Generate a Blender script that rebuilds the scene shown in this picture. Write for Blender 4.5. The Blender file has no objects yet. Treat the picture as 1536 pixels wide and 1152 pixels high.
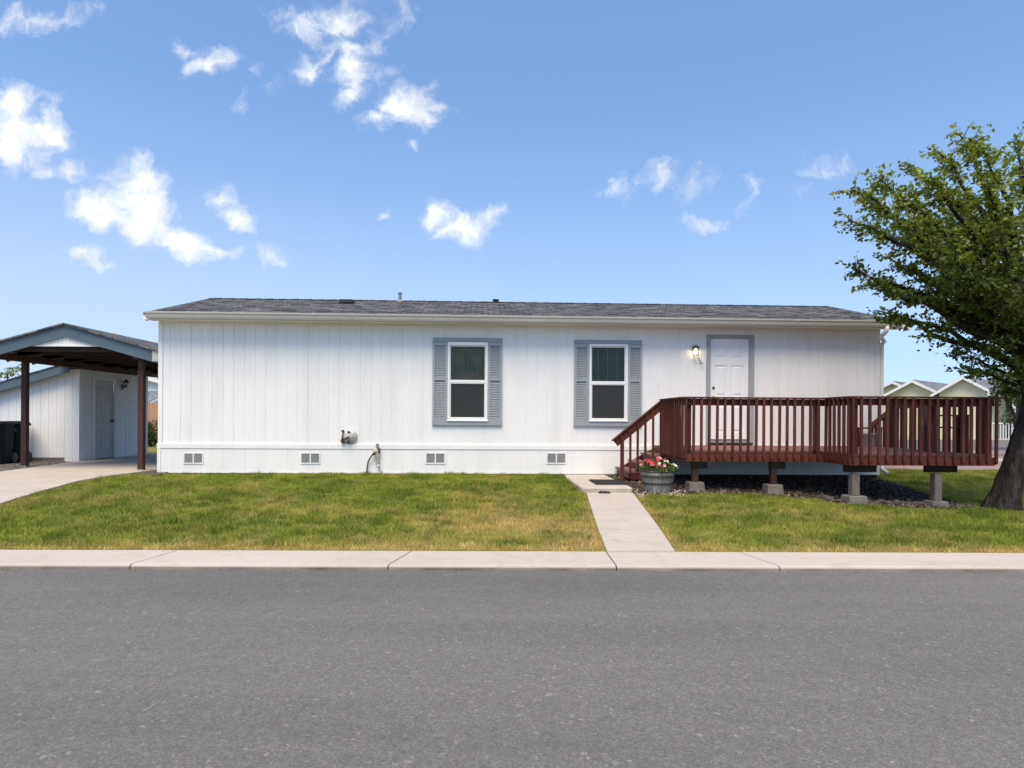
import bpy, bmesh, math, random
import numpy as np
from mathutils import Vector, Matrix, noise as mnoise
random.seed(7); rng = np.random.default_rng(7)
R = math.radians
scene = bpy.context.scene
COL = scene.collection
# ------------------------------------------------------------------ camera
E = 1.12                      # eye height above the house pad
ROLL = R(0.35)
F = 1024.0; CX = 768.0; CY = 628.0
cam = bpy.data.cameras.new('camera'); camo = bpy.data.objects.new('camera', cam); COL.objects.link(camo)
cam.sensor_width = 36; cam.lens = 24; cam.shift_y = 52/1536; cam.clip_start = .05; cam.clip_end = 2000
cr, sr = math.cos(ROLL), math.sin(ROLL)
camo.matrix_world = Matrix(((cr, -sr, 0, 0), (0, 0, -1, 0), (sr, cr, 0, E), (0, 0, 0, 1)))
scene.camera = camo
# ------------------------------------------------------------------ survey helpers: photo measurements -> metres
def ray(px, py):
    a = (px-CX)/F; b = (CY-py)/F
    return (a*cr - b*sr, 1.0, a*sr + b*cr)
HA = R(2.4)                   # the home stands slightly askew
HO = (-6.706, 12.98); HT = (math.cos(HA), math.sin(HA)); HN = (math.sin(HA), -math.cos(HA))
def W(px, py, v=0.0):         # -> (u along facade, z) on the plane v metres in front of the facade
    d = ray(px, py)
    t = (v + HO[0]*HN[0] + HO[1]*HN[1])/(d[0]*HN[0] + d[1]*HN[1])
    x, y, z = d[0]*t, d[1]*t, E + d[2]*t
    return ((x-HO[0])*HT[0] + (y-HO[1])*HT[1], z)
def H2W(u, v): return (HO[0]+u*HT[0]+v*HN[0], HO[1]+u*HT[1]+v*HN[1])
def at(px, py, Y):
    d = ray(px, py); return Vector((d[0]*Y, Y, E + d[2]*Y))
def cl(a): return max(0.0, min(1.0, a))
def gz(x, y):
    if y <= 6.6: z = -.17
    elif y < 12.9: z = -.17 + (y-6.6)/6.3*.2
    elif y < 14.5: z = .03
    else: z = .03 + min(y-14.5, 24)/21.5*.19
    z -= .032*max(0, min(x-3, 4))*cl((y-6.6)/2)*cl((15-y)/3)
    if x < -7 and y > 14.5: z = .03
    return z
def G(px, py):
    lo, hi = 1.0, 80.0
    for _ in range(50):
        m = (lo+hi)/2; p = at(px, py, m)
        if p.z > gz(p.x, m): lo = m
        else: hi = m
    p = at(px, py, lo); return (p.x, p.y)
# ------------------------------------------------------------------ materials
def new_mat(name):
    m = bpy.data.materials.new(name); m.use_nodes = True
    return m, m.node_tree.nodes, m.node_tree.links, m.node_tree.nodes['Principled BSDF']
def tc(n, l, kind='Object', scale=(1, 1, 1)):
    t = n.new('ShaderNodeTexCoord'); mp = n.new('ShaderNodeMapping'); mp.inputs['Scale'].default_value = scale
    l.new(t.outputs[kind], mp.inputs['Vector']); return mp.outputs['Vector']
def nz(n, l, vec, scale, detail=4, rough=.55):
    t = n.new('ShaderNodeTexNoise'); t.inputs['Scale'].default_value = scale; t.inputs['Detail'].default_value = detail
    t.inputs['Roughness'].default_value = rough; l.new(vec, t.inputs['Vector']); return t.outputs['Fac']
def ramp(n, l, fac, stops):
    r = n.new('ShaderNodeValToRGB'); e = r.color_ramp.elements
    while len(e) < len(stops): e.new(.5)
    for i, (p, c) in enumerate(stops):
        e[i].position = p; e[i].color = (c, c, c, 1) if isinstance(c, (int, float)) else (*c, 1)
    l.new(fac, r.inputs['Fac']); return r.outputs['Color']
def mix(n, l, fac, a, b, mode='MIX'):
    m = n.new('ShaderNodeMix'); m.data_type = 'RGBA'; m.blend_type = mode
    if isinstance(fac, float): m.inputs[0].default_value = fac
    else: l.new(fac, m.inputs[0])
    for s, k in ((a, 6), (b, 7)):
        if isinstance(s, tuple): m.inputs[k].default_value = (*s, 1)
        else: l.new(s, m.inputs[k])
    return m.outputs[2]
def bump(n, l, bs, h, strength=.3, dist=.01):
    b = n.new('ShaderNodeBump'); b.inputs['Strength'].default_value = strength; b.inputs['Distance'].default_value = dist
    l.new(h, b.inputs['Height']); l.new(b.outputs['Normal'], bs.inputs['Normal'])
def M(name, c1, c2=None, scale=6, rough=.6, stretch=(1, 1, 1), bmp=.0, fine=60, metal=0, spec=.4, fine_amt=.25):
    m, n, l, bs = new_mat(name); bs.inputs['Roughness'].default_value = rough
    bs.inputs['Metallic'].default_value = metal; bs.inputs['Specular IOR Level'].default_value = spec
    c2 = c2 or tuple(x*.8 for x in c1)
    v = tc(n, l, 'Object', stretch)
    a = ramp(n, l, nz(n, l, v, scale, 5, .6), [(.3, 0.0), (.7, 1.0)])
    c = mix(n, l, a, c1, c2)
    f = nz(n, l, v, fine, 3, .6)
    g = ramp(n, l, f, [(.25, 1-fine_amt), (.75, 1+fine_amt)])
    l.new(mix(n, l, 1.0, c, g, 'MULTIPLY'), bs.inputs['Base Color'])
    if bmp: bump(n, l, bs, f, bmp, .006)
    return m
MT = {}
MT['siding'] = None
def siding(name, c, dirt):
    m, n, l, bs = new_mat(name); bs.inputs['Roughness'].default_value = .62; bs.inputs['Specular IOR Level'].default_value = .25
    v = tc(n, l, 'Object', (1, 1, .05)); f = nz(n, l, v, 45, 6, .65)
    v2 = tc(n, l, 'Object', (1, 1, .12)); s = nz(n, l, v2, 3.0, 5, .6)
    a = ramp(n, l, s, [(.42, 0.0), (.8, 1.0)])
    cc = mix(n, l, a, c, dirt)
    v3 = tc(n, l, 'Object', (1, 1, 1)); k = nz(n, l, v3, 1.3, 5, .6)
    cc = mix(n, l, ramp(n, l, k, [(.5, 0.0), (.85, .5)]), cc, dirt)
    cc = mix(n, l, 1.0, cc, ramp(n, l, f, [(.3, .95), (.7, 1.03)]), 'MULTIPLY')
    l.new(cc, bs.inputs['Base Color']); bump(n, l, bs, f, .35, .004)
    return m
MT['siding'] = siding('white siding paint', (.79, .79, .79), (.70, .70, .695))
MT['green_siding'] = siding('pale green siding paint', (.70, .67, .45), (.64, .61, .41))
MT['trim'] = M('white trim paint', (.79, .79, .785), (.72, .72, .715), 3, .5, (1, 1, .3), .1, 40, fine_amt=.04)
MT['gutter'] = M('cream gutter metal', (.52, .50, .46), (.45, .44, .40), 3, .4, (.3, 1, 1), 0, 20, fine_amt=.05)
MT['shutter'] = M('grey blue shutter paint', (.305, .335, .36), (.265, .295, .32), 5, .55, (1, 1, .4), .1, 50, fine_amt=.08)
MT['blue_fascia'] = M('slate blue fascia paint', (.085, .125, .16), (.068, .10, .13), 4, .6, (.3, 1, 1), .1, 40, fine_amt=.1)
MT['door'] = M('off white door paint', (.79, .80, .80), (.76, .77, .77), 2, .45, (1, 1, 1), .05, 40, fine_amt=.03)
MT['old_door'] = M('weathered grey door paint', (.56, .57, .565), (.47, .48, .475), 4, .6, (1, 1, .5), .1, 40, fine_amt=.08)
MT['stain'] = M('dark red deck stain', (.120, .030, .019), (.058, .013, .009), 4, .55, (1, 1, .25), .3, 70, fine_amt=.35, spec=.3)
MT['stain_floor'] = M('worn red deck boards', (.20, .095, .082), (.14, .055, .048), 4, .7, (.3, 1, 1), .3, 50, fine_amt=.25)
MT['stain_post'] = M('brown carport timber', (.062, .024, .018), (.04, .016, .012), 4, .65, (1, 1, .2), .3, 60, fine_amt=.35)
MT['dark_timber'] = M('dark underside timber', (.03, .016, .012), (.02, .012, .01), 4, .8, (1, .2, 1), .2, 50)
MT['grey_post'] = M('weathered grey timber', (.21, .18, .16), (.11, .09, .075), 4, .8, (1, 1, .12), .5, 40, fine_amt=.3)
MT['concrete'] = M('pale pavement concrete', (.49, .44, .39), (.42, .375, .33), 1.6, .85, (1, 1, 1), .25, 130, fine_amt=.16)
MT['kerb'] = M('kerb concrete', (.50, .45, .405), (.44, .395, .35), 1.1, .85, (.4, 1, 1), .25, 120, fine_amt=.14)
MT['pier'] = M('grey pier concrete', (.19, .175, .155), (.11, .10, .09), 6, .9, (1, 1, 1), .5, 70, fine_amt=.3)
MT['soil'] = M('dark mulch soil', (.065, .045, .034), (.03, .021, .016), 7, .95, (1, 1, 1), 1.0, 60, fine_amt=.6)
MT['lawn'] = M('lawn thatch', (.15, .165, .03), (.24, .20, .07), 1.2, .95, (1, 1, 1), .8, 90, fine_amt=.4, spec=.03)
MT['far_lawn'] = M('distant lawn', (.16, .17, .05), (.22, .19, .08), .6, .95, (1, 1, 1), .5, 20, fine_amt=.3)
MT['earth'] = M('dry earth', (.20, .17, .12), (.14, .12, .08), .5, .95, (1, 1, 1), .3, 10)
MT['gravel'] = M('grey gravel', (.13, .12, .115), (.06, .055, .055), 25, .9, (1, 1, 1), 1.0, 90, fine_amt=.5)
MT['rock'] = M('edging rock', (.14, .12, .10), (.06, .052, .045), 5, .9, (1, 1, 1), .8, 25, fine_amt=.35)
MT['paver'] = M('reddish paving', (.30, .21, .19), (.24, .17, .155), 3, .85, (1, 1, 1), .3, 40, fine_amt=.25)
MT['black'] = M('black metal', (.015, .015, .016), (.025, .025, .026), 5, .45, metal=0)
MT['dark_metal'] = M('bronze lamp metal', (.03, .026, .02), (.05, .04, .03), 8, .4, metal=.6)
MT['grey_metal'] = M('grey zinc metal', (.33, .33, .32), (.22, .215, .20), 14, .5, metal=.5, fine_amt=.3)
MT['vent'] = M('grey vent mesh', (.30, .305, .295), (.24, .245, .24), 30, .6)
MT['bin'] = M('dark green bin plastic', (.006, .015, .017), (.004, .010, .012), 4, .62, spec=.15, fine_amt=.1)
MT['fence'] = M('tan fence boards', (.47, .29, .15), (.36, .21, .105), 5, .8, (1, 1, .08), .3, 20, fine_amt=.2)
MT['pink'] = M('pinkish stucco', (.52, .37, .29), (.46, .33, .26), 2, .9)
MT['barrel'] = M('weathered grey staves', (.30, .285, .26), (.12, .11, .10), 9, .8, (1, 1, .18), .6, 40, fine_amt=.4)
MT['band'] = M('dark barrel band', (.045, .042, .04), (.10, .075, .055), 12, .6, metal=.4)
MT['rubber'] = M('black rubber mat', (.018, .018, .02), (.03, .03, .032), 20, .8, bmp=.6)
MT['foam'] = M('pale pipe wrap', (.50, .47, .41), (.30, .26, .20), 22, .8, bmp=.5)
MT['cable'] = M('grey cable', (.07, .075, .08), (.05, .05, .055), 10, .5)
MT['pvc'] = M('white pipe', (.66, .66, .65), (.5, .5, .48), 8, .4)
MT['white_plastic'] = M('white vinyl', (.80, .80, .80), (.76, .76, .76), 3, .35, fine_amt=.02)
MT['brass'] = M('aged brass', (.30, .22, .10), (.2, .14, .07), 10, .35, metal=.9)
MT['letter'] = M('white lettering', (.7, .7, .7), (.6, .6, .6), 5, .6)
MT['room'] = M('dim room lining', (.10, .095, .085), (.08, .075, .07), 2, .9)
MT['slat'] = M('dull blind slats', (.50, .47, .37), (.42, .40, .31), 2, .6, fine_amt=.05)
MT['curtain'] = M('faded lining behind blind', (.12, .125, .125), (.08, .085, .085), 1.5, .9)
MT['green_curtain'] = M('green lining behind blind', (.075, .115, .075), (.035, .055, .035), 3, .9)  # greenish tree reflection painted as a colour behind the pane
MT['warm_curtain'] = M('warm lining behind blind', (.55, .30, .17), (.05, .06, .025), 3.2, .9)  # warm mottling painted in place of the upper pane's reflection
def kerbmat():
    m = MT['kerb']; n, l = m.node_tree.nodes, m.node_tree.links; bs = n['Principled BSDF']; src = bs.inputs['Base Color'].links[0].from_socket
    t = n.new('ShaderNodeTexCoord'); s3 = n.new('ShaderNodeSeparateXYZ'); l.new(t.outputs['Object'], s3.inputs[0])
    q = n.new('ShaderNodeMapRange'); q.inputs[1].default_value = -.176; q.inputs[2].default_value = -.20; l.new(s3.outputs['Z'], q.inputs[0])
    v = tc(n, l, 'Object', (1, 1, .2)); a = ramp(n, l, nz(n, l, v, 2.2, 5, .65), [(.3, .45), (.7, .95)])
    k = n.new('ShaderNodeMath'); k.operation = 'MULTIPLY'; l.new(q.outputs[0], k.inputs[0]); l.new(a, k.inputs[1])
    c = mix(n, l, k.outputs[0], src, (.10, .085, .07)); l.new(c, bs.inputs['Base Color'])  # low front face darker: its shade and dirt put into the colour
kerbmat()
def vary(key, lo, hi):
    m = MT[key]; n, l = m.node_tree.nodes, m.node_tree.links; bs = n['Principled BSDF']; src = bs.inputs['Base Color'].links[0].from_socket
    oi = n.new('ShaderNodeObjectInfo'); q = n.new('ShaderNodeMapRange'); q.inputs[3].default_value = lo; q.inputs[4].default_value = hi; l.new(oi.outputs['Random'], q.inputs[0])
    cb = n.new('ShaderNodeCombineColor'); [l.new(q.outputs[0], cb.inputs[i]) for i in range(3)]
    l.new(mix(n, l, 1.0, src, cb.outputs[0], 'MULTIPLY'), bs.inputs['Base Color'])
    for mp in [k for k in n if k.bl_idname == 'ShaderNodeMapping']:
        ad = n.new('ShaderNodeVectorMath'); ad.operation = 'ADD'; ml = n.new('ShaderNodeMath'); ml.operation = 'MULTIPLY'; ml.inputs[1].default_value = 37; l.new(oi.outputs['Random'], ml.inputs[0])
        for lk in list(mp.outputs[0].links):
            to = lk.to_socket; l.remove(lk); l.new(ad.outputs[0], to)
        l.new(mp.outputs[0], ad.inputs[0]); l.new(ml.outputs[0], ad.inputs[1])
vary('stain', .72, 1.25)
def stains(key, c, amt):
    m = MT[key]; n, l = m.node_tree.nodes, m.node_tree.links; bs = n['Principled BSDF']; src = bs.inputs['Base Color'].links[0].from_socket
    v = tc(n, l); a = ramp(n, l, nz(n, l, v, 3.4, 7, .7), [(.52, 0.0), (.72, amt)])
    b_ = ramp(n, l, nz(n, l, v, 40, 4, .7), [(.62, 0.0), (.72, .5)])
    l.new(mix(n, l, b_, mix(n, l, a, src, c), c), bs.inputs['Base Color'])
stains('concrete', (.30, .25, .20), .55); stains('kerb', (.33, .28, .23), .5)
def asphalt():
    m, n, l, bs = new_mat('asphalt'); bs.inputs['Roughness'].default_value = .82; bs.inputs['Specular IOR Level'].default_value = .3
    v = tc(n, l); big = nz(n, l, tc(n, l, 'Object', (.16, 1, 1)), 1.0, 5, .6); mid = nz(n, l, v, 9, 5, .7)
    vo = n.new('ShaderNodeTexVoronoi'); vo.inputs['Scale'].default_value = 150; l.new(v, vo.inputs['Vector'])
    vo2 = n.new('ShaderNodeTexVoronoi'); vo2.inputs['Scale'].default_value = 55; vo2.inputs['Randomness'].default_value = 1; l.new(v, vo2.inputs['Vector'])
    c = ramp(n, l, big, [(.3, (.124, .119, .115)), (.7, (.170, .163, .157))])
    c = mix(n, l, 1.0, c, ramp(n, l, mid, [(.25, .9), (.75, 1.09)]), 'MULTIPLY')
    sep = n.new('ShaderNodeSeparateColor'); l.new(vo.outputs['Color'], sep.inputs[0])
    c = mix(n, l, 1.0, c, ramp(n, l, sep.outputs[0], [(0, .74), (.55, .98), (.9, 1.14), (1, 1.45)]), 'MULTIPLY')
    sep2 = n.new('ShaderNodeSeparateColor'); l.new(vo2.outputs['Color'], sep2.inputs[0])
    c = mix(n, l, 1.0, c, ramp(n, l, sep2.outputs[1], [(0, .88), (.7, 1.0), (.97, 1.06), (1, 1.5)]), 'MULTIPLY')
    l.new(c, bs.inputs['Base Color'])
    bump(n, l, bs, vo.outputs['Distance'], .35, .004)
    return m
MT['asphalt'] = asphalt()
def shingles(name, dark, light):
    m, n, l, bs = new_mat(name); bs.inputs['Roughness'].default_value = .9; bs.inputs['Specular IOR Level'].default_value = .2
    v = tc(n, l); br = n.new('ShaderNodeTexBrick'); l.new(v, br.inputs['Vector'])
    br.inputs['Color1'].default_value = (*dark, 1); br.inputs['Color2'].default_value = (*light, 1)
    br.inputs['Mortar'].default_value = (.02, .02, .022, 1); br.inputs['Scale'].default_value = 1
    br.inputs['Brick Width'].default_value = .24; br.inputs['Row Height'].default_value = .14
    br.inputs['Mortar Size'].default_value = .010; br.inputs['Bias'].default_value = -.1
    k = nz(n, l, v, 5, 5, .7); c = mix(n, l, 1.0, br.outputs['Color'], ramp(n, l, k, [(.3, .6), (.7, 1.45)]), 'MULTIPLY')
    f = nz(n, l, v, 150, 2, .6); c = mix(n, l, 1.0, c, ramp(n, l, f, [(.3, .65), (.7, 1.35)]), 'MULTIPLY')
    l.new(c, bs.inputs['Base Color']); bump(n, l, bs, br.outputs['Fac'], -.6, .012)
    return m
MT['shingle'] = shingles('charcoal shingles', (.064, .067, .074), (.165, .166, .174))
MT['far_shingle'] = shingles('grey shingles', (.15, .165, .185), (.23, .25, .28))
def glass():
    m, n, l, bs = new_mat('window glass'); n.remove(bs); out = n['Material Output']
    tr = n.new('ShaderNodeBsdfTransparent'); tr.inputs['Color'].default_value = (.80, .86, .82, 1)
    gl = n.new('ShaderNodeBsdfGlossy'); gl.inputs['Roughness'].default_value = .02
    fr = n.new('ShaderNodeFresnel'); fr.inputs['IOR'].default_value = 1.33
    mx = n.new('ShaderNodeMixShader'); l.new(fr.outputs[0], mx.inputs[0]); l.new(tr.outputs[0], mx.inputs[1]); l.new(gl.outputs[0], mx.inputs[2])
    l.new(mx.outputs[0], out.inputs['Surface']); return m
MT['glass'] = glass()
def screen():
    m, n, l, bs = new_mat('insect screen mesh'); bs.inputs['Base Color'].default_value = (.045, .05, .052, 1); bs.inputs['Roughness'].default_value = .8
    out = n['Material Output']; tr = n.new('ShaderNodeBsdfTransparent'); mx = n.new('ShaderNodeMixShader'); mx.inputs[0].default_value = .45
    l.new(tr.outputs[0], mx.inputs[1]); l.new(bs.outputs[0], mx.inputs[2]); l.new(mx.outputs[0], out.inputs['Surface']); return m
MT['screen'] = screen()
def emit(name, c, s):
    m, n, l, bs = new_mat(name); bs.inputs['Emission Color'].default_value = (*c, 1); bs.inputs['Emission Strength'].default_value = s; return m
MT['bulb'] = emit('lit lamp bulb', (1, .72, .38), 14)
def leafmat(name, trans=.35):
    m, n, l, bs = new_mat(name); at_ = n.new('ShaderNodeAttribute'); at_.attribute_name = 'tint'
    bs.inputs['Roughness'].default_value = .55; bs.inputs['Specular IOR Level'].default_value = .3
    l.new(at_.outputs['Color'], bs.inputs['Base Color'])
    t = n.new('ShaderNodeBsdfTranslucent'); g = mix(n, l, 1.0, at_.outputs['Color'], (1.3, 1.35, .7), 'MULTIPLY'); l.new(g, t.inputs['Color'])
    mx = n.new('ShaderNodeMixShader'); mx.inputs[0].default_value = trans
    l.new(bs.outputs[0], mx.inputs[1]); l.new(t.outputs[0], mx.inputs[2]); l.new(mx.outputs[0], n['Material Output'].inputs['Surface'])
    return m
MT['leaf'] = leafmat('tree leaves', .3); MT['blade'] = leafmat('grass blades', .35); MT['petal'] = leafmat('petals and leaves', .25)
def barkmat():
    m, n, l, bs = new_mat('tree bark'); bs.inputs['Roughness'].default_value = .95; bs.inputs['Specular IOR Level'].default_value = .15
    v = tc(n, l, 'Object', (1, 1, .22)); a = nz(n, l, v, 16, 6, .7); b = nz(n, l, tc(n, l), 4, 4, .6)
    c = ramp(n, l, a, [(.35, (.012, .010, .009)), (.65, (.066, .057, .050))])
    c = mix(n, l, 1.0, c, ramp(n, l, b, [(.3, .7), (.7, 1.3)]), 'MULTIPLY')
    l.new(c, bs.inputs['Base Color']); bump(n, l, bs, a, 1.0, .05); return m
MT['bark'] = barkmat()
# ------------------------------------------------------------------ mesh builder
class MB:
    def __init__(s, T=None): s.v = []; s.f = []; s.T = T
    def add(s, vs, fs):
        o = len(s.v)
        s.v += [tuple(s.T @ Vector(p)) if s.T else tuple(p) for p in vs]
        s.f += [tuple(i+o for i in f) for f in fs]; return s
    def box(s, x0, x1, y0, y1, z0, z1):
        if x1 < x0: x0, x1 = x1, x0
        if y1 < y0: y0, y1 = y1, y0
        if z1 < z0: z0, z1 = z1, z0
        return s.add([(x0,y0,z0),(x1,y0,z0),(x1,y1,z0),(x0,y1,z0),(x0,y0,z1),(x1,y0,z1),(x1,y1,z1),(x0,y1,z1)],
                     [(0,3,2,1),(4,5,6,7),(0,1,5,4),(1,2,6,5),(2,3,7,6),(3,0,4,7)])
    def bar(s, p, q, w, h, up=(0, 0, 1)):      # rectangular bar from p to q
        p, q = Vector(p), Vector(q); d = (q-p).normalized(); up = Vector(up)
        if abs(d.dot(up)) > .98: up = Vector((0, 1, 0))
        a = d.cross(up).normalized()*w/2; b = a.cross(d).normalized()*h/2
        vs = [e + i*a + j*b for e in (p, q) for i, j in ((-1,-1),(1,-1),(1,1),(-1,1))]
        return s.add(vs, [(0,3,2,1),(4,5,6,7),(0,1,5,4),(1,2,6,5),(2,3,7,6),(3,0,4,7)])
    def tube(s, pts, r, n=8, cap=True):
        pts = [Vector(p) for p in pts]; rs = r if isinstance(r, (list, tuple)) else [r]*len(pts)
        o = len(s.v); vs = []; ref = Vector((.13, .97, .21))
        for i, p in enumerate(pts):
            d = (pts[min(i+1, len(pts)-1)] - pts[max(i-1, 0)]).normalized()
            a = d.cross(ref)
            if a.length < .1: a = d.cross(Vector((1, 0, 0)))
            a.normalize(); b = d.cross(a)
            for k in range(n):
                t = 2*math.pi*k/n; vs.append(p + rs[i]*(math.cos(t)*a + math.sin(t)*b))
        fs = [(i*n+k, i*n+(k+1) % n, (i+1)*n+(k+1) % n, (i+1)*n+k) for i in range(len(pts)-1) for k in range(n)]
        if cap: fs += [tuple(range(n))[::-1], tuple(range((len(pts)-1)*n, len(pts)*n))]
        return s.add(vs, fs)
    def lathe(s, prof, n=24, c=(0, 0, 0), axis='z'):
        vs = []
        for r, z in prof:
            for k in range(n):
                t = 2*math.pi*k/n; x, y = r*math.cos(t), r*math.sin(t)
                vs.append((c[0]+x, c[1]+y, c[2]+z) if axis == 'z' else (c[0]+x, c[1]-z, c[2]+y))
        fs = [(i*n+k, i*n+(k+1) % n, (i+1)*n+(k+1) % n, (i+1)*n+k) for i in range(len(prof)-1) for k in range(n)]
        fs += [tuple(range(n))[::-1], tuple(range((len(prof)-1)*n, len(prof)*n))]
        return s.add(vs, fs)
    def prism(s, poly, y0, y1):                # polygon in xz, extruded along y
        n = len(poly)
        vs = [(x, y0, z) for x, z in poly] + [(x, y1, z) for x, z in poly]
        return s.add(vs, [tuple(range(n)), tuple(range(n, 2*n))[::-1]] + [(i, i+n, (i+1) % n + n, (i+1) % n) for i in range(n)])
    def build(s, name, mat, parent=None, bevel=0, smooth=False):
        me = bpy.data.meshes.new(name); me.from_pydata(s.v, [], s.f); me.materials.append(MT[mat] if isinstance(mat, str) else mat)
        bm = bmesh.new(); bm.from_mesh(me)
        if bevel: bmesh.ops.bevel(bm, geom=bm.edges[:], offset=bevel, segments=1, affect='EDGES', clamp_overlap=True)
        bmesh.ops.recalc_face_normals(bm, faces=bm.faces[:])
        bm.to_mesh(me); bm.free()
        if smooth:
            me.polygons.foreach_set('use_smooth', [True]*len(me.polygons))
        o = bpy.data.objects.new(name, me); COL.objects.link(o)
        if parent: o.parent = parent
        return o
def tag(o, label=None, cat=None, group=None, kind=None):
    for k, v in (('label', label), ('category', cat), ('group', group), ('kind', kind)):
        if v: o[k] = v
    return o
def empty(name, loc, rz=0, **k):
    o = bpy.data.objects.new(name, None); COL.objects.link(o); o.location = loc; o.rotation_euler = (0, 0, rz); o.empty_display_size = .2
    return tag(o, **k)
def copy_thing(root, loc=None, rz=None):
    r = root.copy(); COL.objects.link(r)
    if loc is not None: r.location = loc
    if rz is not None: r.rotation_euler = (0, 0, rz)
    for ch in list(root.children):
        c = ch.copy(); COL.objects.link(c); c.parent = r
        for g in list(ch.children):
            d = g.copy(); COL.objects.link(d); d.parent = c
    return r
def np_mesh(name, verts, faces_n, mat, tint=None, parent=None):   # verts (N,3); faces: consecutive groups of faces_n verts
    me = bpy.data.meshes.new(name); N = len(verts); P = N//faces_n
    me.vertices.add(N); me.vertices.foreach_set('co', np.ascontiguousarray(verts, dtype=np.float32).ravel())
    me.loops.add(N); me.loops.foreach_set('vertex_index', np.arange(N, dtype=np.int32))
    me.polygons.add(P); me.polygons.foreach_set('loop_start', np.arange(0, N, faces_n, dtype=np.int32))
    me.polygons.foreach_set('loop_total', np.full(P, faces_n, dtype=np.int32))
    me.update(calc_edges=True)
    if tint is not None:
        a = me.attributes.new('tint', 'FLOAT_COLOR', 'POINT')
        a.data.foreach_set('color', np.ascontiguousarray(np.c_[tint, np.ones(N)], dtype=np.float32).ravel())
    me.materials.append(MT[mat]); o = bpy.data.objects.new(name, me); COL.objects.link(o)
    if parent: o.parent = parent
    return o
def strip(name, A, B, dz, mat, nu=8, nv=6, thick=.05, kind='structure'):   # sheet between two polylines, draped on the ground
    mb = MB(); rows = []
    for i in range(len(A)-1):
        for k in range(nv + (1 if i == len(A)-2 else 0)):
            t = k/nv
            a = (A[i][0]*(1-t)+A[i+1][0]*t, A[i][1]*(1-t)+A[i+1][1]*t); b = (B[i][0]*(1-t)+B[i+1][0]*t, B[i][1]*(1-t)+B[i+1][1]*t)
            rows.append([(a[0]*(1-s/nu)+b[0]*s/nu, a[1]*(1-s/nu)+b[1]*s/nu) for s in range(nu+1)])
    vs = [(x, y, gz(x, y)+dz) for r in rows for x, y in r]; w = nu+1
    fs = [(i*w+j, i*w+j+1, (i+1)*w+j+1, (i+1)*w+j) for i in range(len(rows)-1) for j in range(nu)]
    if thick:
        n0 = len(vs); vs += [(x, y, z-thick) for x, y, z in vs]
        edge = [i for i in range(w)] + [i*w+w-1 for i in range(1, len(rows))] + [(len(rows)-1)*w+j for j in range(w-2, -1, -1)] + [i*w for i in range(len(rows)-2, 0, -1)]
        fs += [(edge[i], edge[(i+1) % len(edge)], edge[(i+1) % len(edge)]+n0, edge[i]+n0) for i in range(len(edge))]
    mb.add(vs, fs); o = mb.build(name, mat)
    if kind: o['kind'] = kind
    return o
def grooved(mb, u0, u1, z0, z1, holes=(), step=.2, gw=.011, gd=.0075, th=.05, seed=1):
    """board wall in local xz, front face at y=0, vertical grooves, rectangular holes"""
    rd = random.Random(seed); cuts = [(u0, False)]; u = u0 + step
    ed = []
    while u < u1-.03:
        w = gw*rd.uniform(.6, 1.2); ed.append((u-w/2, u+w/2)); u += step*rd.choice((1, 1, 1, 1, .985, 1.015))
    segs = []; p = u0
    for a, b in ed: segs += [(p, a, 0), (a, b, 1)]; p = b
    segs.append((p, u1, 0))
    xs = sorted({h[0] for h in holes} | {h[1] for h in holes})
    for a, b, g in segs:
        pts = [a] + [x for x in xs if a < x < b] + [b]
        for c, d in zip(pts[:-1], pts[1:]):
            m = (c+d)/2; zz = [(z0, z1)]
            for h in holes:
                if h[0] < m < h[1]:
                    nzz = []
                    for q0, q1 in zz:
                        if h[2] > q0: nzz.append((q0, min(q1, h[2])))
                        if h[3] < q1: nzz.append((max(q0, h[3]), q1))
                    zz = [(q0, q1) for q0, q1 in nzz if q1 > q0]
            for q0, q1 in zz: mb.box(c, d, gd*rd.uniform(.6, 1.1) if g else 0, th, q0, q1)
    return mb
# ------------------------------------------------------------------ world and light
SUN_DIR = Vector((-.10, -.60, 1.14)).normalized()      # towards the sun
world = bpy.data.worlds.new('World'); scene.world = world; world.use_nodes = True
n, l = world.node_tree.nodes, world.node_tree.links; bg = n['Background']; bg.inputs['Strength'].default_value = .15
sky = n.new('ShaderNodeTexSky'); sky.sky_type = 'NISHITA'; sky.sun_disc = False
sky.sun_elevation = math.asin(SUN_DIR.z); sky.sun_rotation = math.atan2(SUN_DIR.x, SUN_DIR.y) % (2*math.pi)
sky.air_density = 1.0; sky.dust_density = .4; sky.ozone_density = 1.6
g = n.new('ShaderNodeTexCoord'); sp = n.new('ShaderNodeSeparateXYZ'); l.new(g.outputs['Generated'], sp.inputs[0])
lift = n.new('ShaderNodeVectorMath'); lift.operation = 'ADD'; lift.inputs[1].default_value = (0, 0, .145); l.new(g.outputs['Generated'], lift.inputs[0])
nm = n.new('ShaderNodeVectorMath'); nm.operation = 'NORMALIZE'; l.new(lift.outputs[0], nm.inputs[0]); l.new(nm.outputs[0], sky.inputs['Vector'])
def mth(op, a, b=None, c=None):
    m = n.new('ShaderNodeMath'); m.operation = op
    for i, s in enumerate((a, b, c)):
        if s is None: continue
        if isinstance(s, (int, float)): m.inputs[i].default_value = s
        else: l.new(s, m.inputs[i])
    return m.outputs[0]
yy = mth('MAXIMUM', sp.outputs['Y'], .02)
cx_, cz_ = mth('DIVIDE', sp.outputs['X'], yy), mth('DIVIDE', sp.outputs['Z'], yy)
cb = n.new('ShaderNodeCombineXYZ'); l.new(cx_, cb.inputs[0]); l.new(cz_, cb.inputs[1])
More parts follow.
